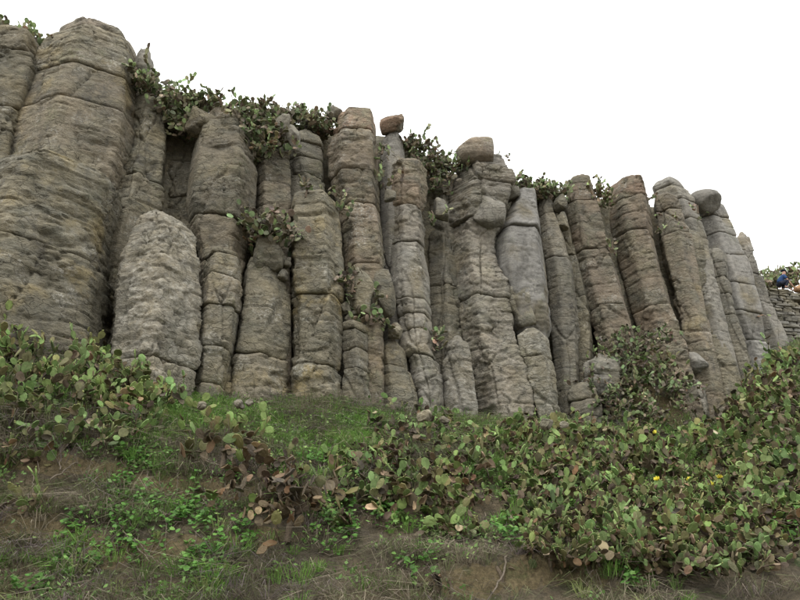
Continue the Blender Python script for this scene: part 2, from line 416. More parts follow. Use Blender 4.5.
        if si > 0:
            Vb = []
            Rl = R[0]
            for f in (0.1, 0.6):
                Vb.append(np.stack([cx[0].mean() + Rl * f * np.cos(THETA), cy[0].mean() + Rl * f * np.sin(THETA), z[0] * f + z[0].mean() * (1 - f)], -1)[None])
            V = Vb + V
        V = np.concatenate(V, 0); n_r = V.shape[0]
        me = mesh_np('rock_segment', V.reshape(-1, 3) - org, grid_quads(n_r, NTH, True))
        o = obj('rock_segment', me, ROCK, root)
        tn = tint if tops is None or not last else tops
        o.color = (min(1, max(0, tn[0] + rng.normal(0, 0.06))), min(1, max(0, tn[1] + rng.normal(0, 0.05))), min(1, max(0, tn[2] + rng.normal(0, 0.1))), min(1, max(0, pale + rng.normal(0, 0.06))))
    COLUMNS.append(root)
    return root

G = 'basalt columns of the cliff'
column('brown column cut by the picture edge beside the tallest capped column', [(37,-30,36),(52,-40,45),(82,-45,42),(129,-55,27),(165,-60,23),(200,-70,15),(270,-75,10)], [72,122], 0.6, 1.0, (0,0,.3))
column('tallest thick column carrying a cracked rounded cap stone', [(35,73,125),(40,68,131),(50,66,131),(53,61,134),(58,56,136),(75,47,138),(100,38,138),(130,27,137),(150,24,133),(175,20,127),(200,12,118),(230,5,108),(330,-10,100)], [48,95,131], 0.2, 0.75, (.15,.1,.5), (.45,.3,.2), dome=0.22)
column('massive bulging column base with blocky cracks below the tallest column', [(178,35,108),(186,12,120),(198,-8,118),(215,-15,111),(240,-25,105),(300,-35,103),(365,-45,98)], [268], -0.8, 1.05, (0,0,.6), dome=0.1, p=18, blocky=0.35, shrink=0.98)
column('slim column with a hollow scooped top, tucked behind the tallest column', [(90,142,164),(105,135,169),(130,132,170),(165,124,169),(210,104,166),(250,95,152),(300,92,142),(360,88,132)], [186], 0.75, 0.9, (.1,0,.3))
column('dark narrow column deep in the gap behind the whitish stump', [(122,166,200),(160,166,200),(230,160,200),(340,150,200)], [170,205], 1.7, 1.0)
column('broad whitish weathered stump column standing forward at the hill edge', [(212,145,168),(222,135,186),(235,129,198),(250,124,200),(268,118,202),(304,111,202),(340,106,200),(369,106,196),(400,110,192),(425,113,190)], [369], -0.9, 1.05, (.1,.15,.3), dome=0.25, pale=.55, blocky=0.6, shrink=1.0, p=24)
column('broad smooth-shouldered column with a curved ledge near its red-brown top', [(109,216,239),(115,210,245),(130,199,247),(150,191,252),(172,187,258),(207,183,256),(235,188,249),(255,196,246),(340,198,240)], [131,228], 0.1, 0.9, (.15,.05,.5), (.5,0,.2))
column('jointed column of stacked drums between the whitish stump and a square block', [(249,207,237),(256,203,242),(281,201,241),(300,199,240),(340,195,234),(395,192,223),(418,190,221)], [262,282,310,352,389], -0.4, 0.95, (0,0,.4), dome=0.2, pale=.4)
column('brown rounded column below rim cactus, left of a scaly grey one', [(148,263,283),(157,256,289),(180,255,292),(210,256,294),(270,256,292)], [192], 0.5, 1.1, (.25,0,.2))
column('scaly grey column between rim cactus and the red-topped column', [(134,295,317),(141,290,322),(165,288,325),(195,288,325),(260,288,328)], [150,168,184], 0.7, 1.1, (0,.25,0))
column('square-topped column resting on a wide foot block under hanging cactus', [(262,249,279),(275,244,287),(301,239,294),(326,235,294),(352,231,292),(360,229,290),(366,226,287),(400,224,288),(418,224,289)], [361], -0.25, 0.85, (0,.1,.4), dome=0.12, shrink=1.0)
column('straight flat-topped front column with yellow-stained foot', [(197,296,335),(204,290,339),(235,288,341),(266,290,343),(312,292,343),(367,291,342),(395,291,345),(420,290,346)], [300,370], -0.6, 1.0, (0.05,0,.9), dome=0.12, shrink=.97)
column('red-topped column of four stacked drums in the middle of the cliff', [(113,347,371),(120,339,377),(141,333,378),(152,327,379),(182,327,379),(214,337,380),(240,342,384),(272,343,385),(340,343,386)], [141,182,214,273], 0.0, 0.95, (.3,0,.3), (1,0,0), dome=0.18)
column('short bulging stub of thin drums at the foot of the red-topped column', [(319,345,363),(326,342,369),(360,342,371),(390,342,373),(415,342,374)], [335,352,371], -0.4, 0.85, (.1,.1,.3), dome=0.2)
column('low stub column left of the drum column, half hidden by a hanging cactus', [(341,380,402),(350,376,406),(368,377,408),(395,376,418),(428,375,424)], [369], -0.1, 0.9, (0,0,.3), dome=0.25)
column('slim grey pinnacle behind the head of the smooth drum column', [(131,384,399),(150,380,402),(170,379,404),(220,380,406)], [], 0.9, 0.7, (0,.7,0), shrink=1.05)
column('leaning column with smooth grey drums midway down', [(161,398,424),(168,390,429),(190,388,429),(208,390,427),(213,391,424),(250,389,426),(275,389,431),(302,391,433),(307,396,432),(352,398,433),(363,409,440),(385,410,445),(430,414,447)], [211,247,304,319,335,360], -0.2, 0.9, (.15,.45,.1), (.5,0,0), dome=0.2)
column('recessed dark column left of the boulder-capped column', [(178,430,452),(220,429,454),(275,427,460),(335,428,464),(428,432,472)], [200,222,290], 1.0, 1.0, (0,.2,0))
column('pale purple-streaked stub column at the foot of the recessed column', [(337,451,465),(345,445,471),(380,442,477),(410,443,481),(434,443,483)], [], -0.5, 1.1, (.1,.3,.2), dome=0.25, pale=.9, blocky=.4)
column('big knobbly column of uneven blocks carrying a single boulder', [(161,459,498),(166,455,502),(177,455,505),(181,452,509),(194,450,511),(199,449,506),(228,448,500),(245,448,493),(275,452,498),(286,454,507),(303,456,508),(344,463,515),(374,470,525),(416,478,535),(436,480,540)], [177,196,229,304], -0.1, 1.1, (.2,.3,.1), (.35,.6,0), dome=0.1, pale=.35, blocky=.5, shrink=1.0)
column('smooth blue-grey column with an hourglass waist beside the boulder-capped column', [(193,514,537),(206,511,538),(220,505,541),(247,492,545),(275,494,549),(311,505,552),(328,511,554),(336,518,550),(350,522,550),(430,538,560)], [236], -0.4, 0.5, (.05,1,0), dome=0.08, p=12, shrink=1.0)
column('rough stub column standing under the smooth blue-grey column', [(329,521,545),(338,515,551),(375,523,557),(407,532,560),(434,540,563)], [360], -0.95, 1.1, (0,.15,.2), dome=0.22, pale=.7, blocky=.4)
column('olive-brown split column right of the smooth blue-grey one', [(197,538,553),(216,538,558),(225,538,562),(250,541,569),(275,545,575),(330,549,580),(375,553,581),(436,558,584)], [216,262], 0.35, 0.8, (.1,.3,.2), dome=0.2)
column('dark narrow column squeezed behind the red-brown pair', [(222,554,572),(246,556,576),(300,562,590),(340,566,594),(430,568,598)], [260,300], 0.75, 0.9)
column('round-headed grey stump beside the large cactus bush', [(355,589,613),(364,581,620),(385,580,623),(398,589,625),(402,600,632),(435,605,637),(450,606,640)], [379,399], -0.9, 0.75, (0,.6,0), dome=0.25)
column('low blocky stump left of the round-headed grey one', [(383,573,595),(392,568,601),(415,567,604),(450,567,608)], [402,420], -0.75, 1.0, (0,.2,.1), dome=0.15)
column('red-brown leaning column, left one of the matching pair', [(176,571,587),(181,566,592),(210,564,602),(246,570,611),(312,587,630),(380,603,650),(440,612,665)], [206,255,311], 0.0, 0.9, (.45,.1,.1), (.6,.1,0), dome=0.2, shrink=0.91)
column('red-brown leaning column with a domed head, right one of the matching pair', [(178,617,639),(185,608,647),(198,605,650),(237,611,655),(276,622,664),(312,632,674),(350,645,689),(440,668,712)], [205,238,312], -0.2, 0.9, (.45,.05,.2), (.9,0,0), dome=0.22, shrink=0.91)
column('small pale stub at the foot of the domed red-brown column', [(381,686,701),(390,682,705),(435,686,712),(452,688,716)], [418], -0.75, 1.0, (0,.5,0), dome=0.2)
column('small dark stub touching the pale stub near the hill bushes', [(383,705,716),(396,702,722),(440,706,731),(452,708,734)], [415], -0.5, 1.0, (0,.1,0), dome=0.15)
column('short cracked column head leaning on the flat grey-topped column', [(196,653,674),(203,652,678),(237,657,690),(290,672,700)], [215,238], 0.0, 1.0, (.2,.1,.2), dome=0.1)
column('dark square-shouldered column rising from the hill bushes', [(238,664,700),(250,664,703),(300,675,708),(330,686,714),(366,699,735),(405,708,748)], [302,340], -0.35, 1.0, (.05,0,.1), dome=0.08, shrink=0.91)
column('grey ringed column with a flat round top, seen behind a darker one', [(181,656,676),(189,651,681),(204,658,693),(243,675,706),(310,690,720)], [193,207,225,243], 0.35, 0.75, (.05,.6,0), dome=0.12, shrink=0.91)
column('narrow column of knobbly rings in front of the smooth bulging column', [(250,703,721),(257,699,727),(282,705,729),(315,717,737),(370,732,754)], [266,281,297,318], -0.35, 0.95, (0,.3,0), dome=0.15, shrink=0.91)
column('smooth bulging grey column under a loose round cap stone', [(204,694,716),(210,691,722),(222,695,727),(240,700,735),(270,706,747),(321,721,761),(345,734,766),(372,744,773),(400,750,780)], [223,241,262,290,318,345], 0.1, 0.6, (.1,.85,0), dome=0.1, shrink=1.0)
column('last grey column at the end of the cliff, next to the stone wall', [(232,737,745),(239,735,750),(262,737,758),(276,740,762),(280,742,766),(294,745,770),(318,755,778),(350,765,792)], [253,277,305], 0.8, 0.8, (.1,.6,0), dome=0.2)

# ------------------------------------------------------------------ loose rocks
ICO = None
def ico_verts():
    global ICO
    if ICO is None:
        import bmesh
        bm = bmesh.new(); bmesh.ops.create_icosphere(bm, subdivisions=4, radius=1.0)
        ICO = (np.array([v.co[:] for v in bm.verts], np.float32), np.array([[v.index for v in f.verts] for f in bm.faces], np.int32)); bm.free()
    return ICO
RN = [0]
def boulder(label, box, dY, tint=(0, 0, 0), rough=0.7, square=0.6, cat='boulder', group='loose rocks on the cliff', name='boulder', deep=1.0, cuts=11):
    u0, v0, u1, v1 = box; um, vm = (u0 + u1) / 2, (v0 + v1) / 2
    Y = Ycl(um) + dY; c = at(um, vm, Y); m = px_size(um, vm, Y)
    V, T = ico_verts(); RN[0] += 1; rng = np.random.default_rng(50 + RN[0])
    d = V / np.abs(V).max(1)[:, None]; S = V * (1 - square) + d * square * 0.8
    for _ in range(cuts):                       # broken faces
        nrm = rng.normal(size=3); nrm /= np.linalg.norm(nrm); k = rng.uniform(0.55, 0.82); dd = S @ nrm - k
        S = S - np.where(dd > 0, dd * 0.85, 0)[:, None] * nrm
    S = S - (S.max(0) + S.min(0)) / 2; S = S / ((S.max(0) - S.min(0)) / 2)
    w, h = (u1 - u0) / 2 * m, (v1 - v0) / 2 * m / CP
    W = S * np.array([w, (w + h) / 2 * deep, h])
    nrm = V
    W = W + nrm * (relief(W + c, 300 + RN[0], rough) * min(1, 0.3 + w) * 0.9)[:, None]
    o = obj(name, mesh_np(name, W, None, T), ROCK); o.location = [float(x) for x in c]; o.color = (*tint, .15)
    return tag(o, label, cat, group, 'thing')
boulder('grey boulder on the rim beside the cracked cap stone', (133,52,152,84), 1.6, (0,.6,0))
boulder('brown shoulder block wedged left of the curved-ledge column head', (188,110,217,138), 0.95, (.2,0,.2), 0.9)
boulder('pale pointed block leaning out of rim cactus above the brown rounded column', (271,114,290,138), 0.7, (0,.4,.1))
boulder('grey jointed block perched at the head of the scaly grey column', (287,124,300,150), 0.4, (0,.4,0))
boulder('small round stone on the rim left of the red-topped column', (325,107,343,122), 1.2, (0,.6,0), .4, .3)
boulder('square block on top of the column under the middle hanging cactus', (253,243,285,276), 0.3, (0,.1,.3), .8, .8)
boulder('rounded block wedged in the recess right of the hanging cactus', (371,274,396,320), 0.3, (0,.1,.2), .8, .4)
boulder('olive rock filling the recess behind the hanging cactus', (344,274,374,322), 0.35, (0,0,.2), .9, .6)
boulder('reddish flat boulder on the rim right of the red-topped column', (380,115,405,133), 1.15, (1,0,0), .6, .5)
boulder('single angular boulder balanced on the big knobbly column', (456,141,493,166), 0.75, (.5,.3,0), .6, .35, cuts=6)
boulder('smooth rounded knob bulging from the big knobbly column', (468,192,507,232), 0.5, (.2,.45,.2), .8, .4, deep=0.8)
boulder('dark overhanging rock lip between knobbly and blue-grey columns', (497,186,520,202), 0.55, (0,.3,0), .8, .5)
boulder('square block under the waist of the blue-grey column', (505,291,533,332), 0.4, (0,.2,.3), .9, .7)
boulder('small dark cube of rock in the notch left of the red-brown pair', (553,196,566,212), 0.9, (0,.2,0), .6, .8)
boulder('second dark cube of rock lower in the notch left of the red-brown pair', (556,213,568,230), 0.9, (0,.1,0), .6, .8)
boulder('loose round cap stone on the smooth bulging column', (688,191,720,212), 0.8, (.1,.7,0), .5, .1, cuts=3)
boulder('round bleached rock among bushes at the foot of the domed column', (685,353,708,372), -0.5, (.1,.7,0), .5, .3)
boulder('broken block in the crack between two recessed columns', (433,200,449,222), 0.75, (0,.3,0), .9, .7)
for k, (u, v, s) in enumerate([(285, 262, 6), (283, 274, 5), (345, 308, 6), (356, 311, 5), (349, 317, 5), (390, 196, 6), (395, 330, 8)]):
    boulder('small stone wedged in a crack between columns', (u - s, v - s, u + s, v + s), 0.1, (0, .2, .1), .7, .6, 'stone', 'small stones wedged in the cracks', 'wedged_stone')

rub = np.random.default_rng(8)
for i in range(14):
    u = rub.uniform(195, 600); sz = rub.uniform(4, 7.5); v = float(np.interp(u, [b_[0] for b_ in BASE], [b_[1] for b_ in BASE])) + rub.uniform(-6, 3)
    x_, y_, z_ = ray(u, v); ts = np.linspace(10, 30, 500); dd = CAMZ + z_ * ts - ground(x_ * ts, y_ * ts); j = int(np.argmax(dd < 0))
    boulder('small fallen rock lying in the grass at the foot of the columns', (u - sz, v - sz * .8, u + sz, v + sz * .8), float(y_ * ts[j]) - Ycl(u), (0, float(rub.uniform(0, .6)), .2), .9, .45, 'stone', 'fallen rocks at the cliff foot', 'fallen_rock')

# ------------------------------------------------------------------ rock mass behind the columns and the plateau on top
RIM = [(-300, 10), (-60, 22), (0, 30), (50, 52), (100, 62), (135, 80), (180, 112), (225, 122), (300, 124), (345, 132), (400, 138), (450, 172), (500, 182), (560, 198), (610, 200), (660, 208), (700, 225), (735, 255), (757, 300)]
def rim_point(u, back=1.9):
    v = np.interp(u, [r[0] for r in RIM], [r[1] for r in RIM]); return at(u, v, Ycl(u) + back)
def build_core():
    nu = 330; U = np.linspace(-300, 757, nu); rows = []
    zoff = [-13, -11, -9.5, -8, -7, -6, -5, -4, -3, -2.2, -1.5, -0.9, -0.4, 0.0]
    tops = np.array([rim_point(u) for u in U])
    for z in zoff: rows.append(tops + np.array([0, 0.0, z]))
    for bk in (0.6, 1.5, 3, 6, 10, 16, 30): rows.append(tops * 1.0 + np.array([0.0 * bk, bk, min(0.25, bk * 0.12)]))
    V = np.concatenate(rows, 0); d = fbm(V * 0.8, 4, 123) * 0.35 + fbm(V * 3, 2, 77) * 0.1
    V[:, 1] += d; V[:, 2] += d * 0.4
    o = obj('cliff_rock', mesh_np('cliff_rock', V, grid_quads(len(rows), nu, False)), ROCK); tag(o, kind='structure'); o.color = (0, 0, .3, .1)
build_core()

# ------------------------------------------------------------------ dry stone wall and ledge at the cliff's end
WY = 28.0
def build_wall():
    A = at(762, 288, WY); B = at(905, 290, WY + 1.2)
    ztop = A[2]; H = 2.7; L = B[0] - A[0]
    root = empty('dry_stone_wall', (A[0], A[1], ztop - H), 'grey dry stone wall of thin flat stones at the cliff end', 'wall')
    rng = np.random.default_rng(4)
    me_s = []
    for k in range(6):
        import bmesh
        bm = bmesh.new(); bmesh.ops.create_cube(bm, size=1.0)
        for vtx in bm.verts: vtx.co += Vector(rng.uniform(-0.13, 0.13, 3))
        bmesh.ops.bevel(bm, geom=bm.edges[:], offset=0.09, segments=1, affect='EDGES')
        me = bpy.data.meshes.new('stone'); bm.to_mesh(me); bm.free(); me.materials.append(ROCK); me_s.append(me)
    ang = math.atan2(B[1] - A[1], B[0] - A[0]); n = 0; z = 0.0; rest = []
    while z < H - 0.03:
        h = min(rng.uniform(0.10, 0.19), H + 0.06 - z); x = -rng.uniform(0, 0.3)
        while x < L:
            w = rng.uniform(0.22, 0.62)
            fx = x + w / 2; px = A[0] + fx * math.cos(ang)
            if px / WY < 0.64:
                o = obj('stone', me_s[int(rng.integers(6))], None, root); n += 1
                o.location = (fx * math.cos(ang), fx * math.sin(ang) + rng.uniform(-0.05, 0.05) + 0.14, z + h / 2 + rng.uniform(-.012, .012))
                o.scale = (w * 0.98, 0.45, h * 0.97); o.rotation_euler = (rng.uniform(-.05, .05), rng.uniform(-.06, .06), ang + rng.uniform(-.06, .06))
                o.color = (0, float(rng.uniform(.2, .9)), 0, .1)
            x += w
        z += h
    # earth fill behind it
    nx, ny = 60, 30
    X = np.linspace(A[0] - 3.5, B[0] + 6, nx); T = np.linspace(0.25, 14, ny); xx, tt = np.meshgrid(X, T)
    yy = WY + (xx - A[0]) * math.tan(ang) + tt; P = np.stack([xx.ravel(), yy.ravel(), 0 * xx.ravel()], -1)
    P[:, 2] = ztop - 0.06 + fbm(P * 0.7, 3, 3) * 0.1 * np.minimum(1, tt.ravel()) + 0.10 * np.maximum(0, tt.ravel() - 1)
    o = obj('terrace', mesh_np('terrace', P, grid_quads(ny, nx, False)), SOIL); tag(o, kind='structure')
    return ztop
WTOP = build_wall()

# ------------------------------------------------------------------ prickly pears
def pad_mesh(kind, w, l, th, seed):
    rng = np.random.default_rng(seed); n = 10
    t = np.linspace(0, 2 * math.pi, n, endpoint=False) - math.pi / 2
    yy = (np.sin(t) + 1) / 2
    wid = 0.5 * w * (0.74 + 0.40 * yy) * (1 + rng.uniform(-.06, .06, n))
    X = np.cos(t) * wid; Z = yy * l
    curl = lambda x, z: (0.03 * math.sin(x * 40 + z * 25 + seed) * w + 0.25 * (z / l) ** 2 * l * kind + 0.9 * kind * x * x / w)
    V = []
    for s in (-1, 1): V += [(X[i] * 0.985, s * th * 0.22 + curl(X[i], Z[i]), Z[i]) for i in range(n)]
    for s in (-1, 1): V += [(X[i] * 0.55, s * th * 0.5 + curl(X[i] * .55, Z[i]), l * .5 + (Z[i] - l * .5) * .55) for i in range(0, n, 2)]
    c = len(V)
    T = []; Q = []
    for i in range(n): j = (i + 1) % n; Q.append((i, j, n + j, n + i))
    for f in (0, 1):
        base = n * f; inn = 2 * n + (n // 2) * f
        for i in range(0, n, 2):
            a, b_, c_ = base + i, base + i + 1, base + (i + 2) % n; p0, p1 = inn + i // 2, inn + ((i // 2) + 1) % (n // 2)
            tr = [(a, b_, p0), (b_, c_, p1), (b_, p1, p0)]
            T += tr if f else [t_[::-1] for t_ in tr]
        k = [inn + i for i in range(n // 2)]
        tr = [(k[0], k[i], k[i + 1]) for i in range(1, n // 2 - 1)]
        T += tr if f else [t_[::-1] for t_ in tr]
    Q = [(i, n + i, n + (i + 1) % n, (i + 1) % n)[::-1] for i in range(n)]
    return np.array(V, np.float32), np.array(Q, np.int32), np.array(T, np.int32)
PADS_G = [pad_mesh(0.0, 0.168, 0.208, 0.027, 1), pad_mesh(0.12, 0.15, 0.21, 0.026, 2), pad_mesh(-0.1, 0.185, 0.20, 0.026, 3), pad_mesh(0.05, 0.13, 0.215, 0.024, 4), pad_mesh(0.45, 0.14, 0.19, 0.010, 5)]
def pad_low(w, l, th, seed, bend):
    rng = np.random.default_rng(seed); n = 8; t = np.linspace(0, 2 * math.pi, n, endpoint=False) - math.pi / 2; yy = (np.sin(t) + 1) / 2
    X = np.cos(t) * 0.5 * w * (0.74 + 0.40 * yy) * (1 + rng.uniform(-.06, .06, n)); Z = yy * l; B = bend * Z * Z / l
    V = np.concatenate([np.stack([X, B - th * .5, Z], -1), np.stack([X, B + th * .5, Z], -1)])
    Q = np.array([(i, (i + 1) % n, n + (i + 1) % n, n + i) for i in range(n)]); T = [(0, i + 1, i) for i in range(1, n - 1)] + [(n, n + i, n + i + 1) for i in range(1, n - 1)]
    return V.astype(np.float32), Q.astype(np.int32)[:, ::-1], np.array(T, np.int32)
PADS_L = [pad_low(0.168, 0.208, 0.018, 1, .05), pad_low(0.15, 0.21, 0.017, 2, .15), pad_low(0.185, 0.20, 0.017, 3, -.12), pad_low(0.13, 0.215, 0.016, 4, .05), pad_low(0.14, 0.19, 0.008, 5, .5)]
PADS_M = []
for V_, Q_, T_ in PADS_G:
    me_ = mesh_np('pad', V_, Q_, T_, False); me_.materials.append(PAD); PADS_M.append(me_)
OLDS = [((0.078, 0.078, 0.038), 3), ((0.095, 0.075, 0.045), 3), ((0.065, 0.085, 0.036), 2)]
GREENS = [((0.09, 0.125, 0.044), 3), ((0.12, 0.17, 0.056), 2.6), ((0.135, 0.13, 0.058), 2.8), ((0.105, 0.088, 0.048), 2), ((0.155, 0.23, 0.072), 1.2)]
YOUNG = [((0.135, 0.19, 0.066), 3), ((0.175, 0.265, 0.09), 2), ((0.165, 0.165, 0.072), 2.2), ((0.23, 0.32, 0.125), .8)]
DEADS = [((0.12, 0.09, 0.06), 4), ((0.19, 0.145, 0.095), 1.6), ((0.34, 0.265, 0.17), .5), ((0.08, 0.062, 0.046), 4), ((0.18, 0.11, 0.065), .8)]
def pick(rng, pal):
    w = np.array([p_[1] for p_ in pal]); c = np.array(pal[int(rng.choice(len(pal), p=w / w.sum()))][0]); return c * rng.uniform(0.8, 1.22)
def grow(rng, n, size, dead, up=0.6, dense=6):
    """sprawl of pads: list of (matrix, mesh index, colour, tip)"""
    pads = []; tips = []; tint = rng.uniform(.82, 1.18) * np.array([rng.uniform(.9, 1.12), 1.0, rng.uniform(.85, 1.1)])
    def put(base, zdir, xdir, s, isdead, gen):
        zdir = zdir / np.linalg.norm(zdir); ydir = np.cross(zdir, xdir); ydir /= np.linalg.norm(ydir) + 1e-9; xdir = np.cross(ydir, zdir)
        k = 4 if isdead and rng.random() < 0.75 else int(rng.integers(0, 4))
        m = np.eye(4); m[:3, 0] = xdir * s * rng.uniform(.88, 1.12); m[:3, 1] = ydir * s; m[:3, 2] = zdir * s * rng.uniform(.85, 1.12); m[:3, 3] = base
        pads.append((m, k, pick(rng, DEADS if isdead else (OLDS if gen < 1 else GREENS if gen < 3 else YOUNG)) * tint, isdead)); tips.append((base, zdir, xdir, s, gen, isdead))
    nb = max(1, int(n / dense))
    sp = size * 0.052 * math.sqrt(n)
    for _ in range(nb):
        d = rng.normal(size=3); d[2] = abs(d[2]) * 0.6 + up
        put(np.array([rng.normal(0, sp), rng.normal(0, sp), -0.03]), d, rng.normal(size=3), size * rng.uniform(.85, 1.15), rng.random() < dead * 1.3, 0)
    while len(pads) < n:
        j = int(rng.integers(len(tips))); b, zd, xd, s, g, dd = tips[j]
        if g > 4: continue
        ang = rng.uniform(-1.0, 1.0); l = 0.2 * s
        top = b + zd * l * (0.5 + 0.42 * math.cos(ang)) + xd * math.sin(ang) * l * 0.38
        nz = zd * math.cos(ang) + xd * math.sin(ang) + rng.normal(0, 0.38, 3) + np.array([0, 0, up * 0.55])
        isd = rng.random() < dead
        if isd: nz = nz + np.array([0, -1.2, -0.95])
        put(top, nz, rng.normal(size=3) * 0.45 + xd, size * rng.uniform(.7, 1.1), isd, g + 1)
    return pads
def tube(P, R, n=5):
    P = np.asarray(P, float); R = np.asarray(R, float); V = []
    for i in range(len(P)):
        t = P[min(i + 1, len(P) - 1)] - P[max(i - 1, 0)]; t /= np.linalg.norm(t) + 1e-9
        a = np.cross(t, [0.31, 0.2, 0.93]); a /= np.linalg.norm(a) + 1e-9; b = np.cross(t, a)
        for k in range(n): V.append(P[i] + R[i] * (a * math.cos(2 * math.pi * k / n) + b * math.sin(2 * math.pi * k / n)))
    return np.array(V), grid_quads(len(P), n, True)
def joined(pads, off=0.0):
    Vs, Qs, Ts, Cs = [], [], [], []; o = 0
    for m, k, c, d in pads:
        V, Q, T = PADS_L[k]; W = V @ m[:3, :3].T + m[:3, 3]; Vs.append(W); Qs.append(Q + o); Ts.append(T + o); Cs.append(np.broadcast_to(c, W.shape)); o += len(W)
    return np.concatenate(Vs), np.concatenate(Qs), np.concatenate(Ts), np.concatenate(Cs)
FLOWER = None
def flower_mesh():
    global FLOWER
    if FLOWER is None:
        m = plain('yellow_petals', (0.75, 0.66, 0.08), 0.6, 30, .15); V = [(0, 0, 0)]; T = []
        for ring, (r, h, a0) in enumerate(((0.036, 0.05, 0), (0.022, 0.055, 0.4))):
            for k in range(7):
                a = a0 + k * 2 * math.pi / 7; i = len(V)
                V += [(r * math.cos(a - .4), r * math.sin(a - .4), h * .75), (r * 1.15 * math.cos(a), r * 1.15 * math.sin(a), h), (r * math.cos(a + .4), r * math.sin(a + .4), h * .75)]
                T += [(0, i, i + 1), (0, i + 1, i + 2)]
        FLOWER = mesh_np('flower', np.array(V), None, np.array(T), False); FLOWER.materials.append(m)
    return FLOWER
BUD = plain('cactus_fruit', (0.30, 0.33, 0.12), 0.6, 40, .3)
def prickly_pear(loc, n, size, dead, label, group, seed, single, flowers=0, up=0.6, buds=True, more=(), name='prickly_pear', dense=6, pale_lit=1.0):
    rng = np.random.default_rng(seed)
    root = empty(name, loc, label, 'cactus', group)
    pads = grow(rng, n, size, dead, up, dense)
    for q in more:
        d_ = np.asarray(q) - np.asarray(loc)
        for m, k_, c, dd in grow(rng, int(n * rng.uniform(.8, 1.2)), size * rng.uniform(.9, 1.1), dead, up, dense):
            m[:3, 3] += d_; pads.append((m, k_, c, dd))
    if pale_lit != 1.0: pads = [(m, k_, (c * .8 + c.mean() * .2 + .012) * pale_lit, dd) for m, k_, c, dd in pads]  # paler, greyer pads; on the rim this puts sky light into the colour
    if single:
        for m, k, c, d in pads:
            o = obj('pad', PADS_M[k], None, root); o.matrix_local = Matrix(m.tolist()); o.color = (*[float(x) for x in c], 1)
    else:
        V, Q, T, C = joined(pads); o = obj('pads', mesh_np('pads', V, Q, T, False, C), PADS, root); o['kind'] = 'stuff'
    live = [p_ for p_ in pads if not p_[3]]
    if buds and live:                              # fruit along the upper rims
        Vs, Ts = [], []; o_ = 0
        for m, k, c, d in live:
            if rng.random() > 0.35: continue
            for a in rng.uniform(-0.9, 0.9, int(rng.integers(1, 4))):
                b = m[:3, 3] + m[:3, 2] * 0.2 * (0.5 + 0.48 * math.cos(a)) + m[:3, 0] * 0.075 * math.sin(a); zz = m[:3, 2] / np.linalg.norm(m[:3, 2]); xx = m[:3, 0] / np.linalg.norm(m[:3, 0]); yy = np.cross(zz, xx)
                h, r = 0.045 * size, 0.014 * size
                ring = [b + r * (xx * math.cos(q) + yy * math.sin(q)) + zz * h * 0.6 for q in (0, 1.57, 3.14, 4.71)]
                Vs += [b - zz * .01] + ring + [b + zz * h]; Ts += [(o_, o_ + 1 + (i + 1) % 4, o_ + 1 + i) for i in range(4)] + [(o_ + 5, o_ + 1 + i, o_ + 1 + (i + 1) % 4) for i in range(4)]; o_ += 6
        if Vs:
            o = obj('fruit', mesh_np('fruit', np.array(Vs), None, np.array(Ts)), BUD, root); o['kind'] = 'stuff'
    for f in range(flowers):
        m = max(live, key=lambda q: q[0][2, 3] + q[0][2, 2] * .2 + rng.uniform(0, .12))[0]; o = obj('flower', flower_mesh(), None, root)
        tip = m[:3, 3] + m[:3, 2] * 0.2; o.location = [float(x) for x in tip]; o.scale = (1.5,) * 3; o.rotation_euler = (0.8, 0, rng.uniform(0, 6))
    st, sq = tube([(0, 0, -0.25), (0.03, 0.0, 0.02), (rng.normal(0, .04), rng.normal(0, .04), 0.16 * size)], [0.045 * size, 0.04 * size, 0.03 * size], 6)
    obj('stem', mesh_np('stem', st, sq), BARK, root)
    return root

AMIN, AMAX = BA[0] * 0.55, 0.62
def ground_hit(u, v):
    """where the line of sight through a photo point meets the hillside"""
    x, yy, z = ray(u, v); ts = np.linspace(8, 34, 600); X, Y, Z = x * ts, yy * ts, CAMZ + z * ts
    d = Z - ground(X, Y); i = int(np.argmax(d < 0))
    if not (d < 0).any(): i = len(ts) - 1
    return np.array((X[i], Y[i], float(ground(X[i:i + 1], Y[i:i + 1])[0])))
rs = np.random.default_rng(77)
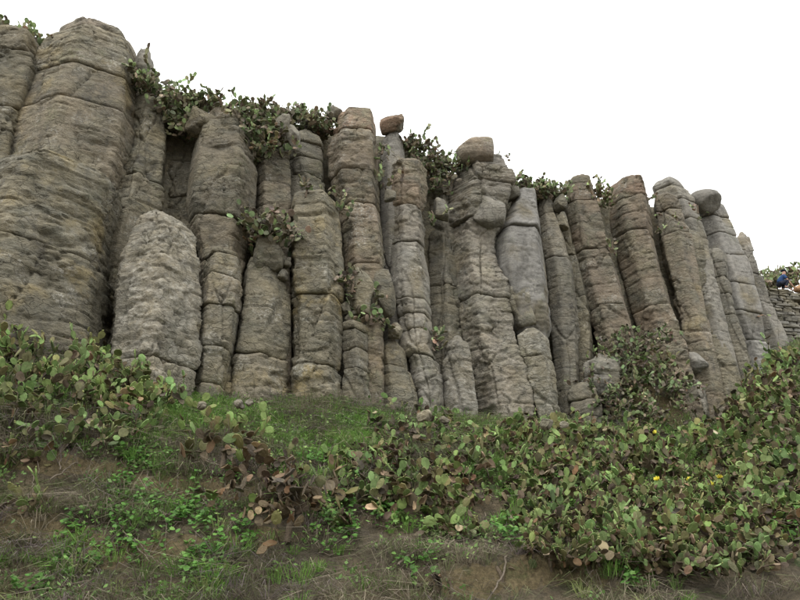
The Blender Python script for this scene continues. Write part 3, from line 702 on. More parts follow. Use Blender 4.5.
# single plants one can point out on the slope: (u, v, pads, size, dead share, label)
SOLO = [
    (20, 352, 26, 1.15, .3, 'prickly pear with brown hanging pads at the picture edge under the massive column base'),
    (60, 392, 34, 1.15, .12, 'green prickly pear sprawl on bright grass below the massive column base'),
    (95, 372, 26, 1.1, .2, 'prickly pear in the dark hollow beside the whitish stump'),
    (88, 412, 36, 1.1, .2, 'bushy prickly pear in the middle of the clump below the dark hollow'),
    (120, 410, 32, 1.1, .25, 'prickly pear with tan dead pads at the foot of the whitish stump'),
    (143, 412, 14, 1.15, .05, 'prickly pear of two upright bright pads at the clump edge below the whitish stump'),
    (100, 438, 20, 1.0, .15, 'low prickly pear on the grass below the big clump'),
    (50, 428, 18, 1.0, .3, 'small prickly pear among dry grass below the bright turf'),
    (12, 462, 16, 1.1, .35, 'prickly pear with pink-tipped pads on the soil ledge at the picture edge'),
    (25, 508, 18, 1.0, .45, 'small prickly pear below the soil ledge at the picture edge'),
    (222, 438, 24, 1.15, .15, 'rounded green prickly pear on the slope below the drum column'),
    (250, 440, 22, 1.15, .2, 'prickly pear with two big round pads on the mid slope'),
    (222, 468, 16, 1.1, .85, 'withered prickly pear with pale cut pads above the bare clay'),
    (262, 490, 24, 1.15, .9, 'brown collapsed prickly pear hanging down the mid slope'),
    (280, 510, 22, 1.15, .9, 'dead tan prickly pear pads sliding over the bare clay'),
    (288, 536, 18, 1.1, .85, 'lowest dead prickly pear of the collapsed row on the mid slope'),
    (302, 482, 16, 1.0, .3, 'small prickly pear with mossy dark pads beside the collapsed ones'),
    (350, 522, 5, 1.1, 0, 'single upright bright pad of prickly pear in creeper leaves'),
    (375, 425, 26, 1.05, .45, 'brownish prickly pear near the foot of the low stub columns'),
    (395, 440, 28, 1.05, .4, 'tall brownish prickly pear in the mid-slope clump'),
    (420, 440, 26, 1.05, .35, 'prickly pear with bright shoots below the leaning drum column'),
    (405, 470, 30, 1.05, .5, 'dark tangled prickly pear at the heart of the mid-slope clump'),
    (435, 470, 26, 1.05, .4, 'prickly pear with brown saucer pads on the mid-slope clump side'),
    (400, 500, 26, 1.0, .55, 'half dead prickly pear below the mid-slope clump'),
    (430, 505, 28, 1.0, .45, 'prickly pear with curled dark pads at the lower edge of the mid-slope clump'),
    (455, 445, 20, 1.0, .25, 'light green prickly pear just under the pale purple-streaked stub'),
    (440, 530, 18, 1.0, .4, 'small prickly pear above the forked grey stick'),
    (475, 530, 18, 1.0, .3, 'prickly pear with an orange pad beside the dry grass'),
    (500, 575, 14, 1.0, .45, 'stunted prickly pear on the edge of the ochre bank'),
    (450, 590, 12, 1.0, .5, 'shrivelled prickly pear at the bottom of the ochre bank'),
]
k = 0
for u, v, n, s, d, lab in SOLO:
    p_ = ground_hit(u, v + 6); k += 1
    if d > .8: p_ = p_ + np.array([0, -.1, .22])
    prickly_pear(p_, int(n * (2.6 if d > .8 else 2.0)) if n > 15 else n, s * (1.15 if d > .8 else 0.92), d, lab, 'prickly pears on the open slope', 500 + k, p_[1] < 14.5, 0, 0.9 if d > .8 else 0.6)
MORE = [(-6, 62, 338, 372, 9, 'tall prickly pear climbing over the foot of the massive column base', 'prickly pears at the massive column base', .2),
        (66, 118, 350, 400, 8, 'prickly pear beside the dark hollow left of the whitish stump', 'prickly pears by the dark hollow', .2),
        (240, 308, 460, 545, 6, 'drooping brown prickly pear of the collapsed row on the mid slope', 'collapsed prickly pears', .88),
        (-8, 158, 335, 452, 34, 'prickly pear in the big clump between the massive column base and the whitish stump', 'prickly pears of the big clump', .25),
        (355, 485, 408, 530, 30, 'prickly pear in the brownish mid-slope clump below the leaning drum column', 'prickly pears of the mid-slope clump', .45),
        (480, 570, 424, 455, 14, 'low prickly pear along the foot of the rough stub columns', 'prickly pears at the stub columns', .3)]
for u0, u1, v0, v1, n_, lab, gr, dd in MORE:
    for i in range(n_):
        k += 1; a_ = rs.uniform(0, 2 * math.pi); q_ = math.sqrt(rs.random())
        p_ = ground_hit((u0 + u1) / 2 + q_ * math.cos(a_) * (u1 - u0) / 2, (v0 + v1) / 2 + q_ * math.sin(a_) * (v1 - v0) / 2 + 5)
        prickly_pear(p_, int(rs.integers(44, 72)), rs.uniform(.8, 1.0) * (1.15 if dd < .22 else 1.0), dd, lab, gr, 500 + k, False, 0, 1.15 if dd < .22 else 0.85)
# the thicket that covers the right of the slope: (centre u, v, half sizes)
TH = [(560, 470, 70, 50, 1.0), (650, 485, 110, 62, 1.35), (745, 480, 75, 70, 1.2), (600, 440, 60, 25, .8), (760, 410, 45, 40, 1.1), (700, 540, 90, 40, .8), (590, 540, 70, 35, .7), (505, 445, 25, 25, .6), (785, 370, 30, 30, .9), (638, 378, 48, 55, 1.9)]
spots = []; tries = 0
GP = []
while len(spots) < 250 and tries < 60000:
    tries += 1
    u, v = rs.uniform(480, 830), rs.uniform(322, 590)
    w = max(0, max(c[4] * (1 - ((u - c[0]) / c[2]) ** 2 - ((v - c[1]) / c[3]) ** 2) for c in TH))
    if rs.random() > min(1, w * 1.6): continue
    if any((u - a) ** 2 + ((v - b) * 1.25) ** 2 < (11.0 if v > 430 else 8.0) ** 2 for a, b in spots): continue
    spots.append((u, v))
FL = [(638, 443), (676, 495), (700, 494), (707, 491), (750, 490), (748, 506), (795, 495)]
BUSH, RISE = [], []
for i, (u, v) in enumerate(spots):
    p_ = ground_hit(u, v + 5)
    if 590 < u < 684 and v < 432: p_ = at(u, v + 5, Ycl(640) - 0.75 - (v - 330) * 0.008)
    nf = sum(1 for a, b in FL if min(spots, key=lambda q: (q[0] - a) ** 2 + (q[1] - b) ** 2) == (u, v))
    bush = u < 684 and v < 432 and u > 590
    near = p_[1] < 11.7
    if bush: BUSH.append(p_); continue
    if u > 728 and v < 452: RISE.append((v, p_)); continue
    gr = 'prickly pears of the slope thicket'
    if v < 448: lab = 'prickly pear at the upper edge of the thicket, against the foot of the columns'
    elif u > 770: lab = 'prickly pear in the thicket at the picture edge below the stone wall'
    elif v > 540: lab = 'prickly pear on the lower fringe of the thicket above the clay bank'
    elif u < 545: lab = 'prickly pear on the near side of the thicket next to the mid-slope clump'
    elif 660 < u < 765 and 470 < v < 515: lab = 'prickly pear in the thicket around the yellow flowers'
    elif u < 640: lab = 'prickly pear in the heart of the thicket below the low stumps'
    else: lab = 'prickly pear in the heart of the thicket below the dark square-shouldered column'
    prickly_pear(p_, int(rs.integers(52, 78)), rs.uniform(.64, .88) * (1.18 if v < 475 else 1.0), rs.uniform(.25, .55), lab, gr, 900 + i, near, nf, 0.9)
prickly_pear(BUSH[0], 64, .78, .4, 'tall prickly pear bush between the red-brown pair and the round-headed stump', None, 880, False, more=BUSH[1:], name='prickly_pear_bush', dense=5, pale_lit=1.35)
RISE.sort(key=lambda q: q[0])
for i, lab in enumerate(('uppermost prickly pear clump on the rise directly below the stone wall', 'middle prickly pear clump on the rise below the last column', 'lowest prickly pear clump on the rise, where it meets the thicket')):
    L = [q[1] for q in RISE[i * len(RISE) // 3:(i + 1) * len(RISE) // 3]]
    prickly_pear(L[0], 70, .95, .35, lab, 'prickly pear clumps on the rise', 885 + i, False, 0, 1.0, more=L[1:], name='prickly_pear_clump', dense=5)

# prickly pears along the rim and hanging in the gaps: (u, v, Y offset, pads, size)
def rim_plants(us, vs, dY, label, n=22, size=1.0, dead=.2, group='prickly pears on the cliff rim', seed=0):
    rng = np.random.default_rng(4000 + seed)
    P = []
    for u, v in zip(us, vs):
        P.append(at(u, v, Ycl(min(u, 780)) + dY))
        if n >= 16:
            for _ in range(2): P.append(at(u + rng.uniform(-6, 6), v + rng.uniform(-1, 7), Ycl(min(u, 780)) + dY + rng.uniform(-.3, .5)))
    prickly_pear(P[0], int(n * 1.7), size * 0.86, dead, label, group, 4000 + seed, False, 0, 0.4, more=P[1:], name='prickly_pear_clump', dense=3, pale_lit=1.45)  # pad colour raised to stand in for light from the sky
rim_plants([4, 12, 22], [38, 33, 44], 1.7, 'dark prickly pear on the rim above the column cut by the picture edge', 24, 1.2, seed=1)
rim_plants([38, 46, 55], [52, 58, 58], 1.9, 'prickly pear in the notch left of the cracked cap stone', 18, .9, seed=2)
rim_plants([137, 145, 152, 158, 166], [80, 84, 92, 96, 104], 1.2, 'prickly pear hanging on the rim above the scooped column head', 22, 1.0, seed=3)
rim_plants([170, 178, 187, 176, 196, 206, 184, 172, 214, 182], [104, 106, 104, 118, 106, 104, 128, 124, 108, 112], 1.3, 'prickly pear in the dense rim growth left of the curved-ledge column', 26, 1.0, seed=4)
rim_plants([236, 247, 256, 264, 262, 268, 256, 262, 250, 272, 260], [112, 112, 112, 112, 124, 134, 136, 146, 124, 140, 158], 0.75, 'prickly pear spilling over the rim right of the curved-ledge column', 24, 1.0, seed=5)
rim_plants([280, 290, 300, 309, 318, 322, 312], [114, 114, 116, 120, 124, 132, 130], 1.4, 'prickly pear on the rim behind the scaly grey column', 22, 1.0, seed=6)
rim_plants([306, 318, 342, 346, 350], [190, 192, 196, 206, 214], -0.1, 'small prickly pear rooted on the ledge above the flat-topped front column', 9, .9, seed=7)
rim_plants([258, 266, 275, 270, 282], [222, 228, 226, 240, 236], -0.05, 'prickly pear with dead brown skirt hanging in the middle of the cliff', 20, 1.1, .35, seed=8)
rim_plants([382, 385, 384, 388], [148, 160, 174, 184], 0.2, 'yellowish prickly pear in the crack right of the red-topped column', 9, .95, .3, seed=9)
rim_plants([408, 416, 425, 434, 442, 450, 430, 440, 434], [142, 146, 152, 158, 162, 168, 166, 176, 188], 1.2, 'prickly pear on the rim between the reddish boulder and the balanced boulder', 22, .95, seed=10)
rim_plants([352, 360, 370, 362, 376, 384, 366, 356], [285, 292, 300, 306, 318, 326, 320, 276], -0.25, 'spiky grey-green prickly pear hanging in the recess under the red-topped column', 13, 1.0, .4, seed=11)
rim_plants([435, 441, 438], [334, 340, 346], -0.1, 'small bright prickly pear left of the purple-streaked stub', 8, .95, .2, seed=12)
rim_plants([432, 436], [214, 222], 0.5, 'tiny prickly pear in the crack of the recessed dark column', 7, .9, .2, seed=13)
rim_plants([500, 504, 508], [160, 172, 182], 1.0, 'prickly pear climbing the rim right of the balanced boulder', 12, .85, seed=14)
rim_plants([514, 522, 530, 538, 546, 554, 562, 534, 544, 526], [184, 184, 186, 190, 190, 192, 190, 196, 198, 194], 1.3, 'prickly pear on the rim left of the red-brown pair', 22, .95, seed=15)
rim_plants([596, 601, 606, 600], [188, 190, 196, 202], 0.9, 'prickly pear in the gap between the red-brown pair', 16, .9, seed=16)
rim_plants([612, 615], [244, 250], 0.0, 'tiny prickly pear halfway up the gap between the red-brown pair', 7, .9, seed=17)
rim_plants([656, 664, 657, 672, 680], [196, 214, 232, 220, 230], 0.1, 'small prickly pear in the joints of the flat grey-topped column', 7, .85, .4, seed=18)
rim_plants([697, 700, 755, 761], [208, 216, 318, 326], -0.2, 'tuft of prickly pear on the smooth bulging column', 6, .85, .4, seed=19)
def wall_plants():
    rng = np.random.default_rng(99)
    for lab, L in (('prickly pear clump between the last column and the crouching person', [(762, 284, .9), (767, 286, 1.0), (772, 280, 1.6), (776, 284, 1.2), (770, 276, 2.2), (774, 272, 2.8), (765, 280, 1.5), (779, 280, 2.0)]),
                   ('prickly pear clump rising behind the head of the crouching person', [(783, 276, 2.6), (791, 272, 3.0), (798, 274, 2.8), (800, 268, 3.4), (778, 272, 3.0), (788, 280, 2.4), (796, 282, 2.2), (808, 272, 3), (815, 276, 2.6)])):
        P = [at(u, v + 3, WY + yo) for u, v, yo in L]
        prickly_pear(P[0], 60, .9, .3, lab, 'prickly pears behind the wall', 7000 + len(L), False, more=P[1:], name='prickly_pear_clump', dense=4, pale_lit=1.4)
wall_plants()

# ------------------------------------------------------------------ grass, dry stalks, leaf litter, creepers
def scatter(n, dens, seed):
    """points on the hillside kept by a density over the picture position"""
    rng = np.random.default_rng(seed); out = []; got = 0
    while got < n:
        m = 60000
        a = rng.uniform(-0.68, 0.66, m); yb = np.interp(a, BA, BY); s = rng.uniform(-0.02, 1.04, m) ** 0.8 if False else np.sqrt(rng.uniform(0, 1.08, m))
        Y = (YF - 1.3) + (yb + 0.3 - YF + 1.3) * s; X = a * Y; Z = ground(X, Y)
        u, v = project(X, Y, Z); P = np.stack([X, Y, Z], -1)
        w = dens(u, v, P)
        keep = rng.random(m) < w
        out.append(P[keep]); got += int(keep.sum())
    P = np.concatenate(out)[:n]
    return P, rng
def blob(u, v, L):
    r = np.zeros_like(u)
    for c in L: r = np.maximum(r, c[4] * sstep(1.25, 0.55, np.sqrt(((u - c[0]) / c[2]) ** 2 + ((v - c[1]) / c[3]) ** 2)))
    return r
def blades(P, rng, h, w, bend, cols, sag=0.0, up=(0, 0, 1)):
    n = len(P); hh = rng.uniform(h[0], h[1], n); ww = rng.uniform(w[0], w[1], n)
    az = rng.uniform(0, 2 * math.pi, n); side = np.stack([np.cos(az), np.sin(az), 0 * az], -1)
    fwd = np.stack([-np.sin(az), np.cos(az), 0 * az], -1); bd = rng.uniform(bend[0], bend[1], n)
    down = np.array([0, -0.35, 0.0])
    p0 = P - np.array([0, 0, 0.03]); kink = rng.normal(0, .13, (n, 3)) * hh[:, None]
    m_ = p0 + kink + np.array([0, 0, 1.0]) * (hh * 0.5)[:, None] + fwd * (bd * hh * 0.3)[:, None] + down * (hh * bd * .3)[:, None]
    tip = p0 + np.array([0, 0, 1.0]) * (hh * (1 - 0.45 * bd - sag))[:, None] + fwd * (bd * hh * 0.95)[:, None] + down * (hh * bd)[:, None]
    s = side * ww[:, None] / 2
    V = np.stack([p0 - s, p0 + s, m_ - s * .8, m_ + s * .8, tip], 1).reshape(-1, 3)
    b = np.arange(n)[:, None] * 5
    T = np.concatenate([b + np.array([0, 1, 3]), b + np.array([0, 3, 2]), b + np.array([2, 3, 4])])
    C = np.repeat(cols, 5, 0)
    return V, T, C
def palette(rng, n, pal, clump=None):
    w = np.array([p_[1] for p_ in pal], float); ix = rng.choice(len(pal), n, p=w / w.sum()); c = np.array([p_[0] for p_ in pal])[ix]
    if clump is not None:                       # neighbours share a tint
        f = np.argsort(np.argsort(fbm(clump * 0.9, 3, 57) + rng.normal(0, .18, n))) / n
        order = np.cumsum(w / w.sum()); c = np.array([p_[0] for p_ in pal])[np.minimum(np.searchsorted(order, f), len(pal) - 1)]
    return c * rng.uniform(0.7, 1.35, (n, 1))
GREEN_AREAS = [(30, 408, 48, 16, 1), (165, 430, 55, 20, 1), (195, 415, 30, 14, .8), (290, 435, 40, 12, .7), (355, 432, 40, 16, .8), (480, 420, 60, 18, .9), (60, 575, 90, 35, .55), (230, 590, 120, 25, .5), (560, 425, 60, 14, .5), (540, 520, 60, 35, .6), (720, 450, 90, 20, .35), (790, 550, 40, 30, .8), (490, 470, 45, 50, .7), (340, 470, 60, 30, .4), (650, 570, 60, 25, .5), (330, 412, 60, 8, .35)]
BARE = [(45, 472, 55, 8, 1), (30, 520, 60, 5, .8), (250, 487, 22, 16, 1), (520, 586, 85, 12, 1), (150, 485, 45, 9, .9), (185, 535, 22, 10, .9), (120, 568, 22, 8, .8), (330, 462, 50, 10, .6), (335, 490, 50, 8, .6)]
BASE_U = np.array([q[0] for q in BASE]); BASE_V = np.array([q[1] for q in BASE])
CR = [(95, 537, 34, 12, 170, 'widest bright green creeper patch low on the slope near the picture edge'), (158, 540, 26, 13, 90, 'creeper trailing downhill right of the widest bright patch'), (145, 463, 34, 8, 110, 'dark leafy creeper on the shelf below the whitish stump'), (120, 497, 20, 8, 50, 'small creeper in grey stalks above the widest bright patch'), (148, 510, 14, 6, 36, 'yellowish creeper shoot beside a bare clay bank'), (195, 512, 16, 12, 60, 'creeper beside the clay below the withered prickly pear'), (215, 530, 18, 16, 90, 'creeper hanging under the withered prickly pear'), (240, 535, 10, 14, 50, 'narrow creeper strand left of the dead pads'), (345, 500, 32, 14, 130, 'creeper patch below the single upright bright pad'), (330, 535, 24, 16, 90, 'loose creeper low on the mid slope'), (385, 525, 18, 12, 50, 'little creeper under the mid-slope clump'), (205, 572, 20, 12, 60, 'creeper at the bottom edge under the hanging strands'), (40, 592, 26, 10, 60, 'long-leaved green plant at the bottom corner'), (315, 462, 14, 8, 36, 'creeper tuft on grey stalks at mid slope'), (230, 478, 10, 8, 28, 'creeper tuft under the rounded green prickly pear'), (520, 540, 30, 12, 70, 'creeper weaving through the thicket edge'), (560, 500, 30, 16, 70, 'leafy creeper in the near side of the thicket'), (625, 575, 22, 16, 80, 'creeper in front of the thicket above the clay bank'), (780, 525, 24, 20, 80, 'leafy creeper at the picture edge of the thicket'), (470, 490, 20, 16, 60, 'light green creeper between the mid-slope clump and thicket'), (420, 575, 20, 10, 40, 'small creeper below the forked grey stick'), (190, 400, 8, 6, 22, 'green tuft at the foot of the jointed drum column')]
CRB = [(c_[0], c_[1], c_[2] * 1.05, c_[3] * 1.1, 1) for c_ in CR] + [(262, 490, 22, 18, 1), (282, 520, 22, 22, 1), (222, 465, 16, 12, 1)]
def tufts(name, label, cat, n, per, dens, seed, h, w, lean, pal, rad):
    P, rng = scatter(n, dens, seed); n = len(P)
    k = rng.integers(per[0], per[1], n); size = rng.uniform(.55, 1.35, n) ** 1.3; ix = np.repeat(np.arange(n), k); m = len(ix)
    wts = np.array([q[1] for q in pal], float); cc = np.array([q[0] for q in pal])[rng.choice(len(pal), n, p=wts / wts.sum())]
    C = cc[ix] * rng.uniform(.7, 1.3, (m, 1)); S = size[ix]
    az = rng.uniform(0, 2 * math.pi, m); out = np.stack([np.cos(az), np.sin(az), 0 * az], -1)
    b0 = P[ix] + out * (rng.random(m) * rad * S)[:, None] - np.array([0, 0, .03])
    hh = rng.uniform(h[0], h[1], m) * S; le = rng.uniform(lean[0], lean[1], m)
    out2 = out + rng.normal(0, .5, (m, 3)); out2[:, 2] *= .3; out2[:, 1] -= .25
    mid = b0 + np.array([0, 0, 1.0]) * (hh * .6)[:, None] + out2 * (hh * le * .35)[:, None]
    tip = b0 + np.array([0, 0, 1.0]) * (hh * (1.0 - .55 * le))[:, None] + out2 * (hh * le)[:, None]
    sd = np.stack([-np.sin(az), np.cos(az), 0 * az], -1) + rng.normal(0, .5, (m, 3)); sd /= np.linalg.norm(sd, axis=1)[:, None]; sd *= (rng.uniform(w[0], w[1], m) / 2)[:, None]
    V = np.stack([b0 - sd, b0 + sd, mid - sd * .8, mid + sd * .8, tip], 1).reshape(-1, 3); b = np.arange(m)[:, None] * 5
    T = np.concatenate([b + np.array([0, 1, 3]), b + np.array([0, 3, 2]), b + np.array([2, 3, 4])])
    o = obj(name, mesh_np(name, V, None, T, False, np.repeat(C, 5, 0)), GRASS); tag(o, label, cat, None, 'stuff')
def weeds(name, label, n, per, dens, seed, pal, L, spread):
    P, rng = scatter(n, dens, seed); n = len(P); k = rng.integers(per[0], per[1], n); size = rng.uniform(.6, 1.5, n); ix = np.repeat(np.arange(n), k); m = len(ix); S = size[ix]
    wts = np.array([q[1] for q in pal], float); C = np.array([q[0] for q in pal])[rng.choice(len(pal), n, p=wts / wts.sum())][ix] * rng.uniform(.7, 1.35, (m, 1))
    off = rng.normal(0, 1, (m, 3)) * np.array([spread, spread, spread * .45]) * S[:, None]; off[:, 2] = np.abs(off[:, 2]) * 1.3 + .02
    c0 = P[ix] + off; ax = off / np.linalg.norm(off, axis=1)[:, None] + rng.normal(0, .5, (m, 3)); ax /= np.linalg.norm(ax, axis=1)[:, None]
    nr = rng.normal(0, .45, (m, 3)) + np.array([0, -.35, .9]); bx = np.cross(ax, nr); bx /= np.linalg.norm(bx, axis=1)[:, None]
    l = (rng.uniform(L[0], L[1], m) * S ** .5)[:, None]; wd = l * rng.uniform(.22, .4, (m, 1))
    V = np.stack([c0, c0 + ax * l * .5 + bx * wd, c0 + ax * l, c0 + ax * l * .5 - bx * wd], 1).reshape(-1, 3); b = np.arange(m)[:, None] * 4
    o = obj(name, mesh_np(name, V, b + np.array([0, 1, 2, 3]), None, False, np.repeat(C, 4, 0)), LEAF); tag(o, label, 'weeds', None, 'stuff')
def grass():
    nobare = lambda u, v: 1 - 0.95 * blob(u, v, BARE)
    foot = lambda u, v: sstep(26, 4, v - np.interp(u, BASE_U, BASE_V))
    patch = lambda P, f, sd: sstep(-.12, .28, fbm(P * f, 3, sd))
    tufts('green_grass', 'bright green grass tufts in patches on the slope', 'grass', 2300, (28, 56), lambda u, v, P: np.clip(blob(u, v, GREEN_AREAS) * (.3 + patch(P, 1.1, 7)) + .10 + .15 * foot(u, v), 0, 1) * nobare(u, v), 11,
          (.12, .36), (.008, .017), (.2, 1.2), [((0.145, 0.265, 0.058), 3), ((0.20, 0.37, 0.08), 3), ((0.13, 0.20, 0.06), 1.3), ((0.28, 0.33, 0.125), 1.2)], .13)
    tufts('dry_grass', 'grey and straw-coloured dry grass tufts tangled over the slope', 'dry grass', 2100, (26, 56), lambda u, v, P: np.clip(.12 + patch(P, .7, 17), 0, 1) * nobare(u, v) * (1 - .85 * blob(u, v, CRB)) * (1 - .8 * blob(u, v, GREEN_AREAS[:5])) * (1 - .85 * blob(u, v, TH)), 12,
          (.12, .42), (.006, .013), (.5, 1.9), [((0.255, 0.22, 0.165), 3), ((0.19, 0.16, 0.125), 3), ((0.33, 0.285, 0.21), 1.3), ((0.21, 0.175, 0.17), 2.6), ((0.175, 0.19, 0.10), 3.4), ((0.13, 0.15, 0.065), 2), ((0.12, 0.10, 0.078), 2)], .2)
    weeds('low_weeds', 'low leafy green weeds between the cacti', 1800, (26, 60), lambda u, v, P: np.clip(.1 + patch(P, 1.0, 27) + .4 * foot(u, v), 0, 1) * nobare(u, v), 13,
          [((0.12, 0.20, 0.06), 3), ((0.09, 0.145, 0.048), 2.2), ((0.17, 0.30, 0.075), 2.4), ((0.15, 0.175, 0.08), 1.6), ((0.22, 0.33, 0.10), 1.2)], (.03, .085), .15)
    P, rng = scatter(36000, lambda u, v, P: np.clip(.5 + .5 * patch(P, 1.4, 37), 0, 1) * (1 - .75 * blob(u, v, BARE)), 14)
    C = palette(rng, len(P), [((0.10, 0.115, 0.05), 2), ((0.17, 0.14, 0.10), 3), ((0.12, 0.095, 0.065), 3), ((0.26, 0.22, 0.16), 1.5), ((0.22, 0.18, 0.17), 1.5)], P)
    V, T, C = blades(P, rng, (0.05, 0.2), (0.006, 0.015), (1.0, 2.2), C, 0.2)
    o = obj('plant_litter', mesh_np('plant_litter', V, None, T, False, C), GRASS); tag(o, 'dead stalks and litter matted on the soil', 'litter', None, 'stuff')
grass()

def creeper(u, v, ru, rv, n, label, seed, size=1.0):
    rng = np.random.default_rng(seed); c = ground_hit(u, v); m = px_size(u, v, c[1]); slope = 1.0 / max(0.25, math.sin(math.atan(0.6)))
    root = empty('creeping_vine', c, label, 'creeper', 'leafy creepers on the slope')
    V, T, C = [], [], []; SV, SQ = [], []; o = 0; so = 0
    ns = max(3, n // 28)
    for s in range(ns):
        # runners wander along the slope
        q = c[:2] + np.array([rng.uniform(-ru, ru) * m, rng.uniform(-rv, rv) * m * 1.8]); d = rng.uniform(0, 2 * math.pi); pts = []
        for st in range(14):
            d += rng.normal(0, .45); q = q + 0.075 * np.array([math.cos(d), math.sin(d)]); 
            e = (q - c[:2]) / np.array([ru * m, rv * m * 1.8])
            if e @ e > 1.1: q = c[:2] + (q - c[:2]) * 0.9; d += 1.5
            pts.append(np.array([q[0], q[1], 0]))
        pts = np.array(pts); pts[:, 2] = ground(pts[:, 0], pts[:, 1]) + 0.05 + 0.05 * rng.random(14)
        tv, tq = tube(pts - c, np.full(14, 0.006), 4); SV.append(tv); SQ.append(tq + so); so += len(tv)
        for i in range(n // ns):
            b = pts[int(rng.integers(14))] - c + rng.normal(0, .05, 3) * np.array([1, 1, .3]) + np.array([0, 0, rng.uniform(0.03, .2)])
            nrm = np.array([rng.normal(0, .45), -0.45 + rng.normal(0, .4), 0.9]); nrm /= np.linalg.norm(nrm)
            ax = np.cross(nrm, rng.normal(size=3)); ax /= np.linalg.norm(ax); bx = np.cross(nrm, ax); L = rng.uniform(.06, .105) * size; W = L * rng.uniform(.38, .5)
            fold = nrm * L * 0.10
            V += [b, b + ax * L * .25 + bx * W + fold, b + ax * L * .7 + bx * W * .75 + fold, b + ax * L, b + ax * L * .7 - bx * W * .75 + fold, b + ax * L * .25 - bx * W + fold]
            T += [(o, o + 1, o + 2), (o, o + 2, o + 3), (o, o + 3, o + 4), (o, o + 4, o + 5)]; o += 6
            col = np.array([(0.085, 0.20, 0.04), (0.115, 0.265, 0.05), (0.065, 0.14, 0.03), (0.16, 0.30, 0.07)][int(rng.choice(4, p=[.35, .35, .2, .1]))]) * rng.uniform(.8, 1.2); C += [col] * 6
    a = obj('leaves', mesh_np('leaves', np.array(V), None, np.array(T), False, np.array(C)), LEAF, root); a['kind'] = 'stuff'
    a = obj('runner', mesh_np('runner', np.concatenate(SV), np.concatenate(SQ)), WOOD, root); a['kind'] = 'stuff'
for i, c_ in enumerate(CR): creeper(c_[0], c_[1], c_[2], c_[3], int(c_[4] * 1.7), c_[5], seed=8100 + i)

# ------------------------------------------------------------------ dead branches and roots
def branch(label, pts, r0, r1, fork=None, lift=0.06, seed=0):
    P = []
    for u, v in pts:
        g = ground_hit(u, v); P.append(g + np.array([0, -0.05, lift]))
    P = np.array(P); rng = np.random.default_rng(seed)
    n = 14; t = np.linspace(0, len(P) - 1, n); Q = np.stack([np.interp(t, np.arange(len(P)), P[:, i]) for i in range(3)], -1) + rng.normal(0, 0.012, (n, 3))
    V, q = tube(Q - P[0], np.linspace(r0, r1, n), 6); me = mesh_np('dead_branch', V, q)
    o = obj('dead_branch', me, WOOD); o.location = [float(x) for x in P[0]]; tag(o, label, 'branch', 'dead branches on the slope', 'thing')
    if fork is not None:
        F_ = np.array([ground_hit(u, v) + np.array([0, -0.05, lift + .03]) for u, v in fork]); t = np.linspace(0, len(F_) - 1, 8)
        Q = np.stack([np.interp(t, np.arange(len(F_)), F_[:, i]) for i in range(3)], -1) + rng.normal(0, .008, (8, 3)); V, q = tube(Q - P[0], np.linspace(r1 * 1.3, r1 * .7, 8), 5)
        obj('side_twig', mesh_np('side_twig', V, q), WOOD, o)
branch('forked grey stick lying below the mid-slope clump', [(398, 577), (408, 565), (420, 560), (446, 556)], .022, .011, [(420, 560), (412, 557), (402, 558)], .12, 1)
branch('pale root arching down the ochre bank', [(508, 565), (504, 578), (498, 592), (491, 600)], .018, .012, None, .06, 2)
branch('thin twig crossing below the ochre bank edge', [(525, 562), (540, 553), (556, 545)], .015, .008, None, .12, 3)
branch('root arching out under the rounded green prickly pear', [(241, 458), (243, 475), (242, 490), (237, 502)], .016, .01, None, .05, 4)
branch('thin stick leaning across the clay left of the creeper strand', [(162, 527), (175, 520), (190, 509)], .014, .008, None, .12, 5)
branch('long straight stalk lying across the lower slope', [(120, 545), (135, 560), (152, 580)], .010, .006, None, .15, 6)
branch('second long stalk lying beside the straight one', [(134, 550), (150, 570), (168, 582)], .010, .006, None, .15, 7)
branch('brown stick propped on the soil ledge near the picture edge', [(52, 487), (66, 478), (78, 470)], .016, .01, [(60, 482), (58, 474), (61, 469)], .12, 8)
branch('curled dead stem under the picture-edge prickly pear', [(10, 515), (18, 511), (34, 511)], .022, .014, None, .10, 9)
branch('bleached stick in the middle of the thicket edge', [(620, 458), (635, 461), (652, 462)], .016, .01, None, .3, 10)
rb = np.random.default_rng(31)
for i in range(34):
    u0 = rb.uniform(15, 330); v0 = rb.choice([466, 474, 500, 480, 520, 528]) + rb.uniform(-6, 6); dx = rb.uniform(-9, 9)
    branch('thin dry stalk hanging over a bare soil ledge', [(u0, v0), (u0 + dx * .5, v0 + rb.uniform(6, 12)), (u0 + dx, v0 + rb.uniform(16, 26))], .008, .005, None, .10, 40 + i)

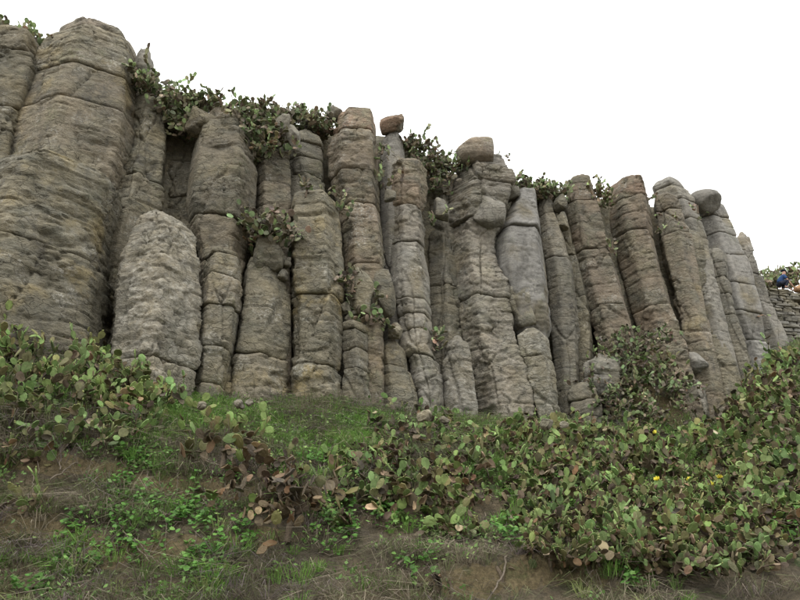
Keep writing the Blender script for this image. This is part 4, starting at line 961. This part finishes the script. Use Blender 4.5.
# ------------------------------------------------------------------ the person crouching on the wall
def skin_mesh(name, joints, edges, mat, parent, sub=2):
    me = bpy.data.meshes.new(name); me.from_pydata([j[0] for j in joints], edges, []); me.materials.append(mat)
    o = bpy.data.objects.new(name, me); COL.objects.link(o); o.parent = parent
    md = o.modifiers.new('skin', 'SKIN'); md.use_smooth_shade = True
    for i, j in enumerate(joints):
        r = j[1]; me.skin_vertices[0].data[i].radius = r if isinstance(r, tuple) else (r, r)
    me.skin_vertices[0].data[0].use_root = True
    s = o.modifiers.new('sub', 'SUBSURF'); s.levels = sub; s.render_levels = sub
    return o
def person():
    base = at(780.5, 287.5, WY + 0.3); base[2] = WTOP + 0.055
    root = empty('person', base, 'person in a blue T-shirt and dark cap crouching on the stone wall, arms reaching down', 'person')
    sk = plain('skin', (0.46, 0.27, 0.20), 0.6, 30, .15); sh = plain('blue_cotton', (0.03, 0.07, 0.18), 0.85, 25, .3); tr = plain('dark_trousers', (0.025, 0.03, 0.05), 0.9, 20, .3); cp = plain('dark_cap', (0.03, 0.04, 0.06), 0.8, 30, .2); sho = plain('shoe_rubber', (0.12, 0.12, 0.12), .8, 20, .3)
    # facing +X, squatting: hips low, trunk bent forward, both arms down to the ground
    J = [((0, 0, .28), .09), ((.08, 0, .46), .10), ((.17, 0, .63), .10), ((.22, 0, .69), .055), ((.27, 0, .75), .05), ((.315, 0, .80), (.075, .085)), ((.335, 0, .885), (.08, .095)), ((.325, 0, .94), (.06, .07))]
    E = [(i, i + 1) for i in range(7)]
    for s in (-1, 1):
        i = len(J)
        J += [((.19, s * .15, .63), .065), ((.26, s * .20, .44), .05), ((.40, s * .17, .24), .04), ((.53, s * .12, .07), .028), ((.575, s * .115, .045), (.03, .02))]
        E += [(2, i), (i, i + 1), (i + 1, i + 2), (i + 2, i + 3), (i + 3, i + 4)]
        for f, (dy, dl) in enumerate(((-.03, .055), (-.01, .07), (.01, .066), (.03, .05))):
            k = len(J); J += [((.615, s * .115 + dy, .035), .010), ((.615 + dl, s * .115 + dy, .018), .008)]; E += [(i + 4, k), (k, k + 1)]
        k = len(J); J += [((.575, s * .115 - s * .05, .04), .011), ((.60, s * .115 - s * .075, .025), .009)]; E += [(i + 3, k), (k, k + 1)]
        i = len(J)
        J += [((.02, s * .10, .27), .065), ((.33, s * .17, .40), .055), ((.16, s * .14, .09), .05), ((.17, s * .14, .05), .045), ((.31, s * .15, .04), .035)]
        E += [(0, i), (i, i + 1), (i + 1, i + 2), (i + 2, i + 3), (i + 3, i + 4)]
    skin_mesh('body', J, E, sk, root)
    S = [((0.0, 0, .30), (.155, .15)), ((.08, 0, .46), (.15, .16)), ((.17, 0, .62), (.14, .155)), ((.205, 0, .67), .085)]; SE = [(0, 1), (1, 2), (2, 3)]
    for s in (-1, 1): i = len(S); S += [((.19, s * .16, .63), .09), ((.235, s * .20, .51), .075), ((.25, s * .205, .46), .072)]; SE += [(2, i), (i, i + 1), (i + 1, i + 2)]
    skin_mesh('shirt', S, SE, sh, root)
    T_ = [((-.02, 0, .27), (.15, .14)), ((0.01, 0, .34), (.15, .14))]; TE = [(0, 1)]
    for s in (-1, 1): i = len(T_); T_ += [((.03, s * .11, .28), .115), ((.33, s * .17, .40), .085), ((.24, s * .15, .24), .072), ((.165, s * .14, .10), .062)]; TE += [(0, i), (i, i + 1), (i + 1, i + 2), (i + 2, i + 3)]
    skin_mesh('trousers', T_, TE, tr, root)
    skin_mesh('cap', [((.31, 0, .905), (.095, .10)), ((.315, 0, .955), (.085, .09)), ((.40, 0, .90), (.06, .015)), ((.47, 0, .875), (.05, .010))], [(0, 1), (0, 2), (2, 3)], cp, root)
    for s in (-1, 1): skin_mesh('shoe', [((.14, s * .14, .04), .05), ((.24, s * .145, .035), .045), ((.34, s * .15, .03), .035)], [(0, 1), (1, 2)], sho, root)
    for s in (-1, 1):
        e_ = skin_mesh('eye', [((.408, s * .034, .885), .010), ((.412, s * .034, .885), .009)], [(0, 1)], cp, root, 1)
    skin_mesh('nose', [((.40, 0, .87), .014), ((.425, 0, .85), .014)], [(0, 1)], sk, root, 1)
    root.scale = (1.0,) * 3
    b = boulder('tan-orange bundle lying on the wall in front of the crouching person', (793, 279, 812, 289), 0.0, (1, 0, 1), .3, .3, 'bundle', None, 'cloth_bundle')
    p_ = at(802, 284, WY + 0.5); p_[2] = WTOP + 0.2; b.location = [float(x) for x in p_]
    b.data.materials.clear(); b.data.materials.append(plain('tan_cloth', (0.42, 0.25, 0.13), .85, 14, .3)); 
    if 'group' in b: del b['group']
person()
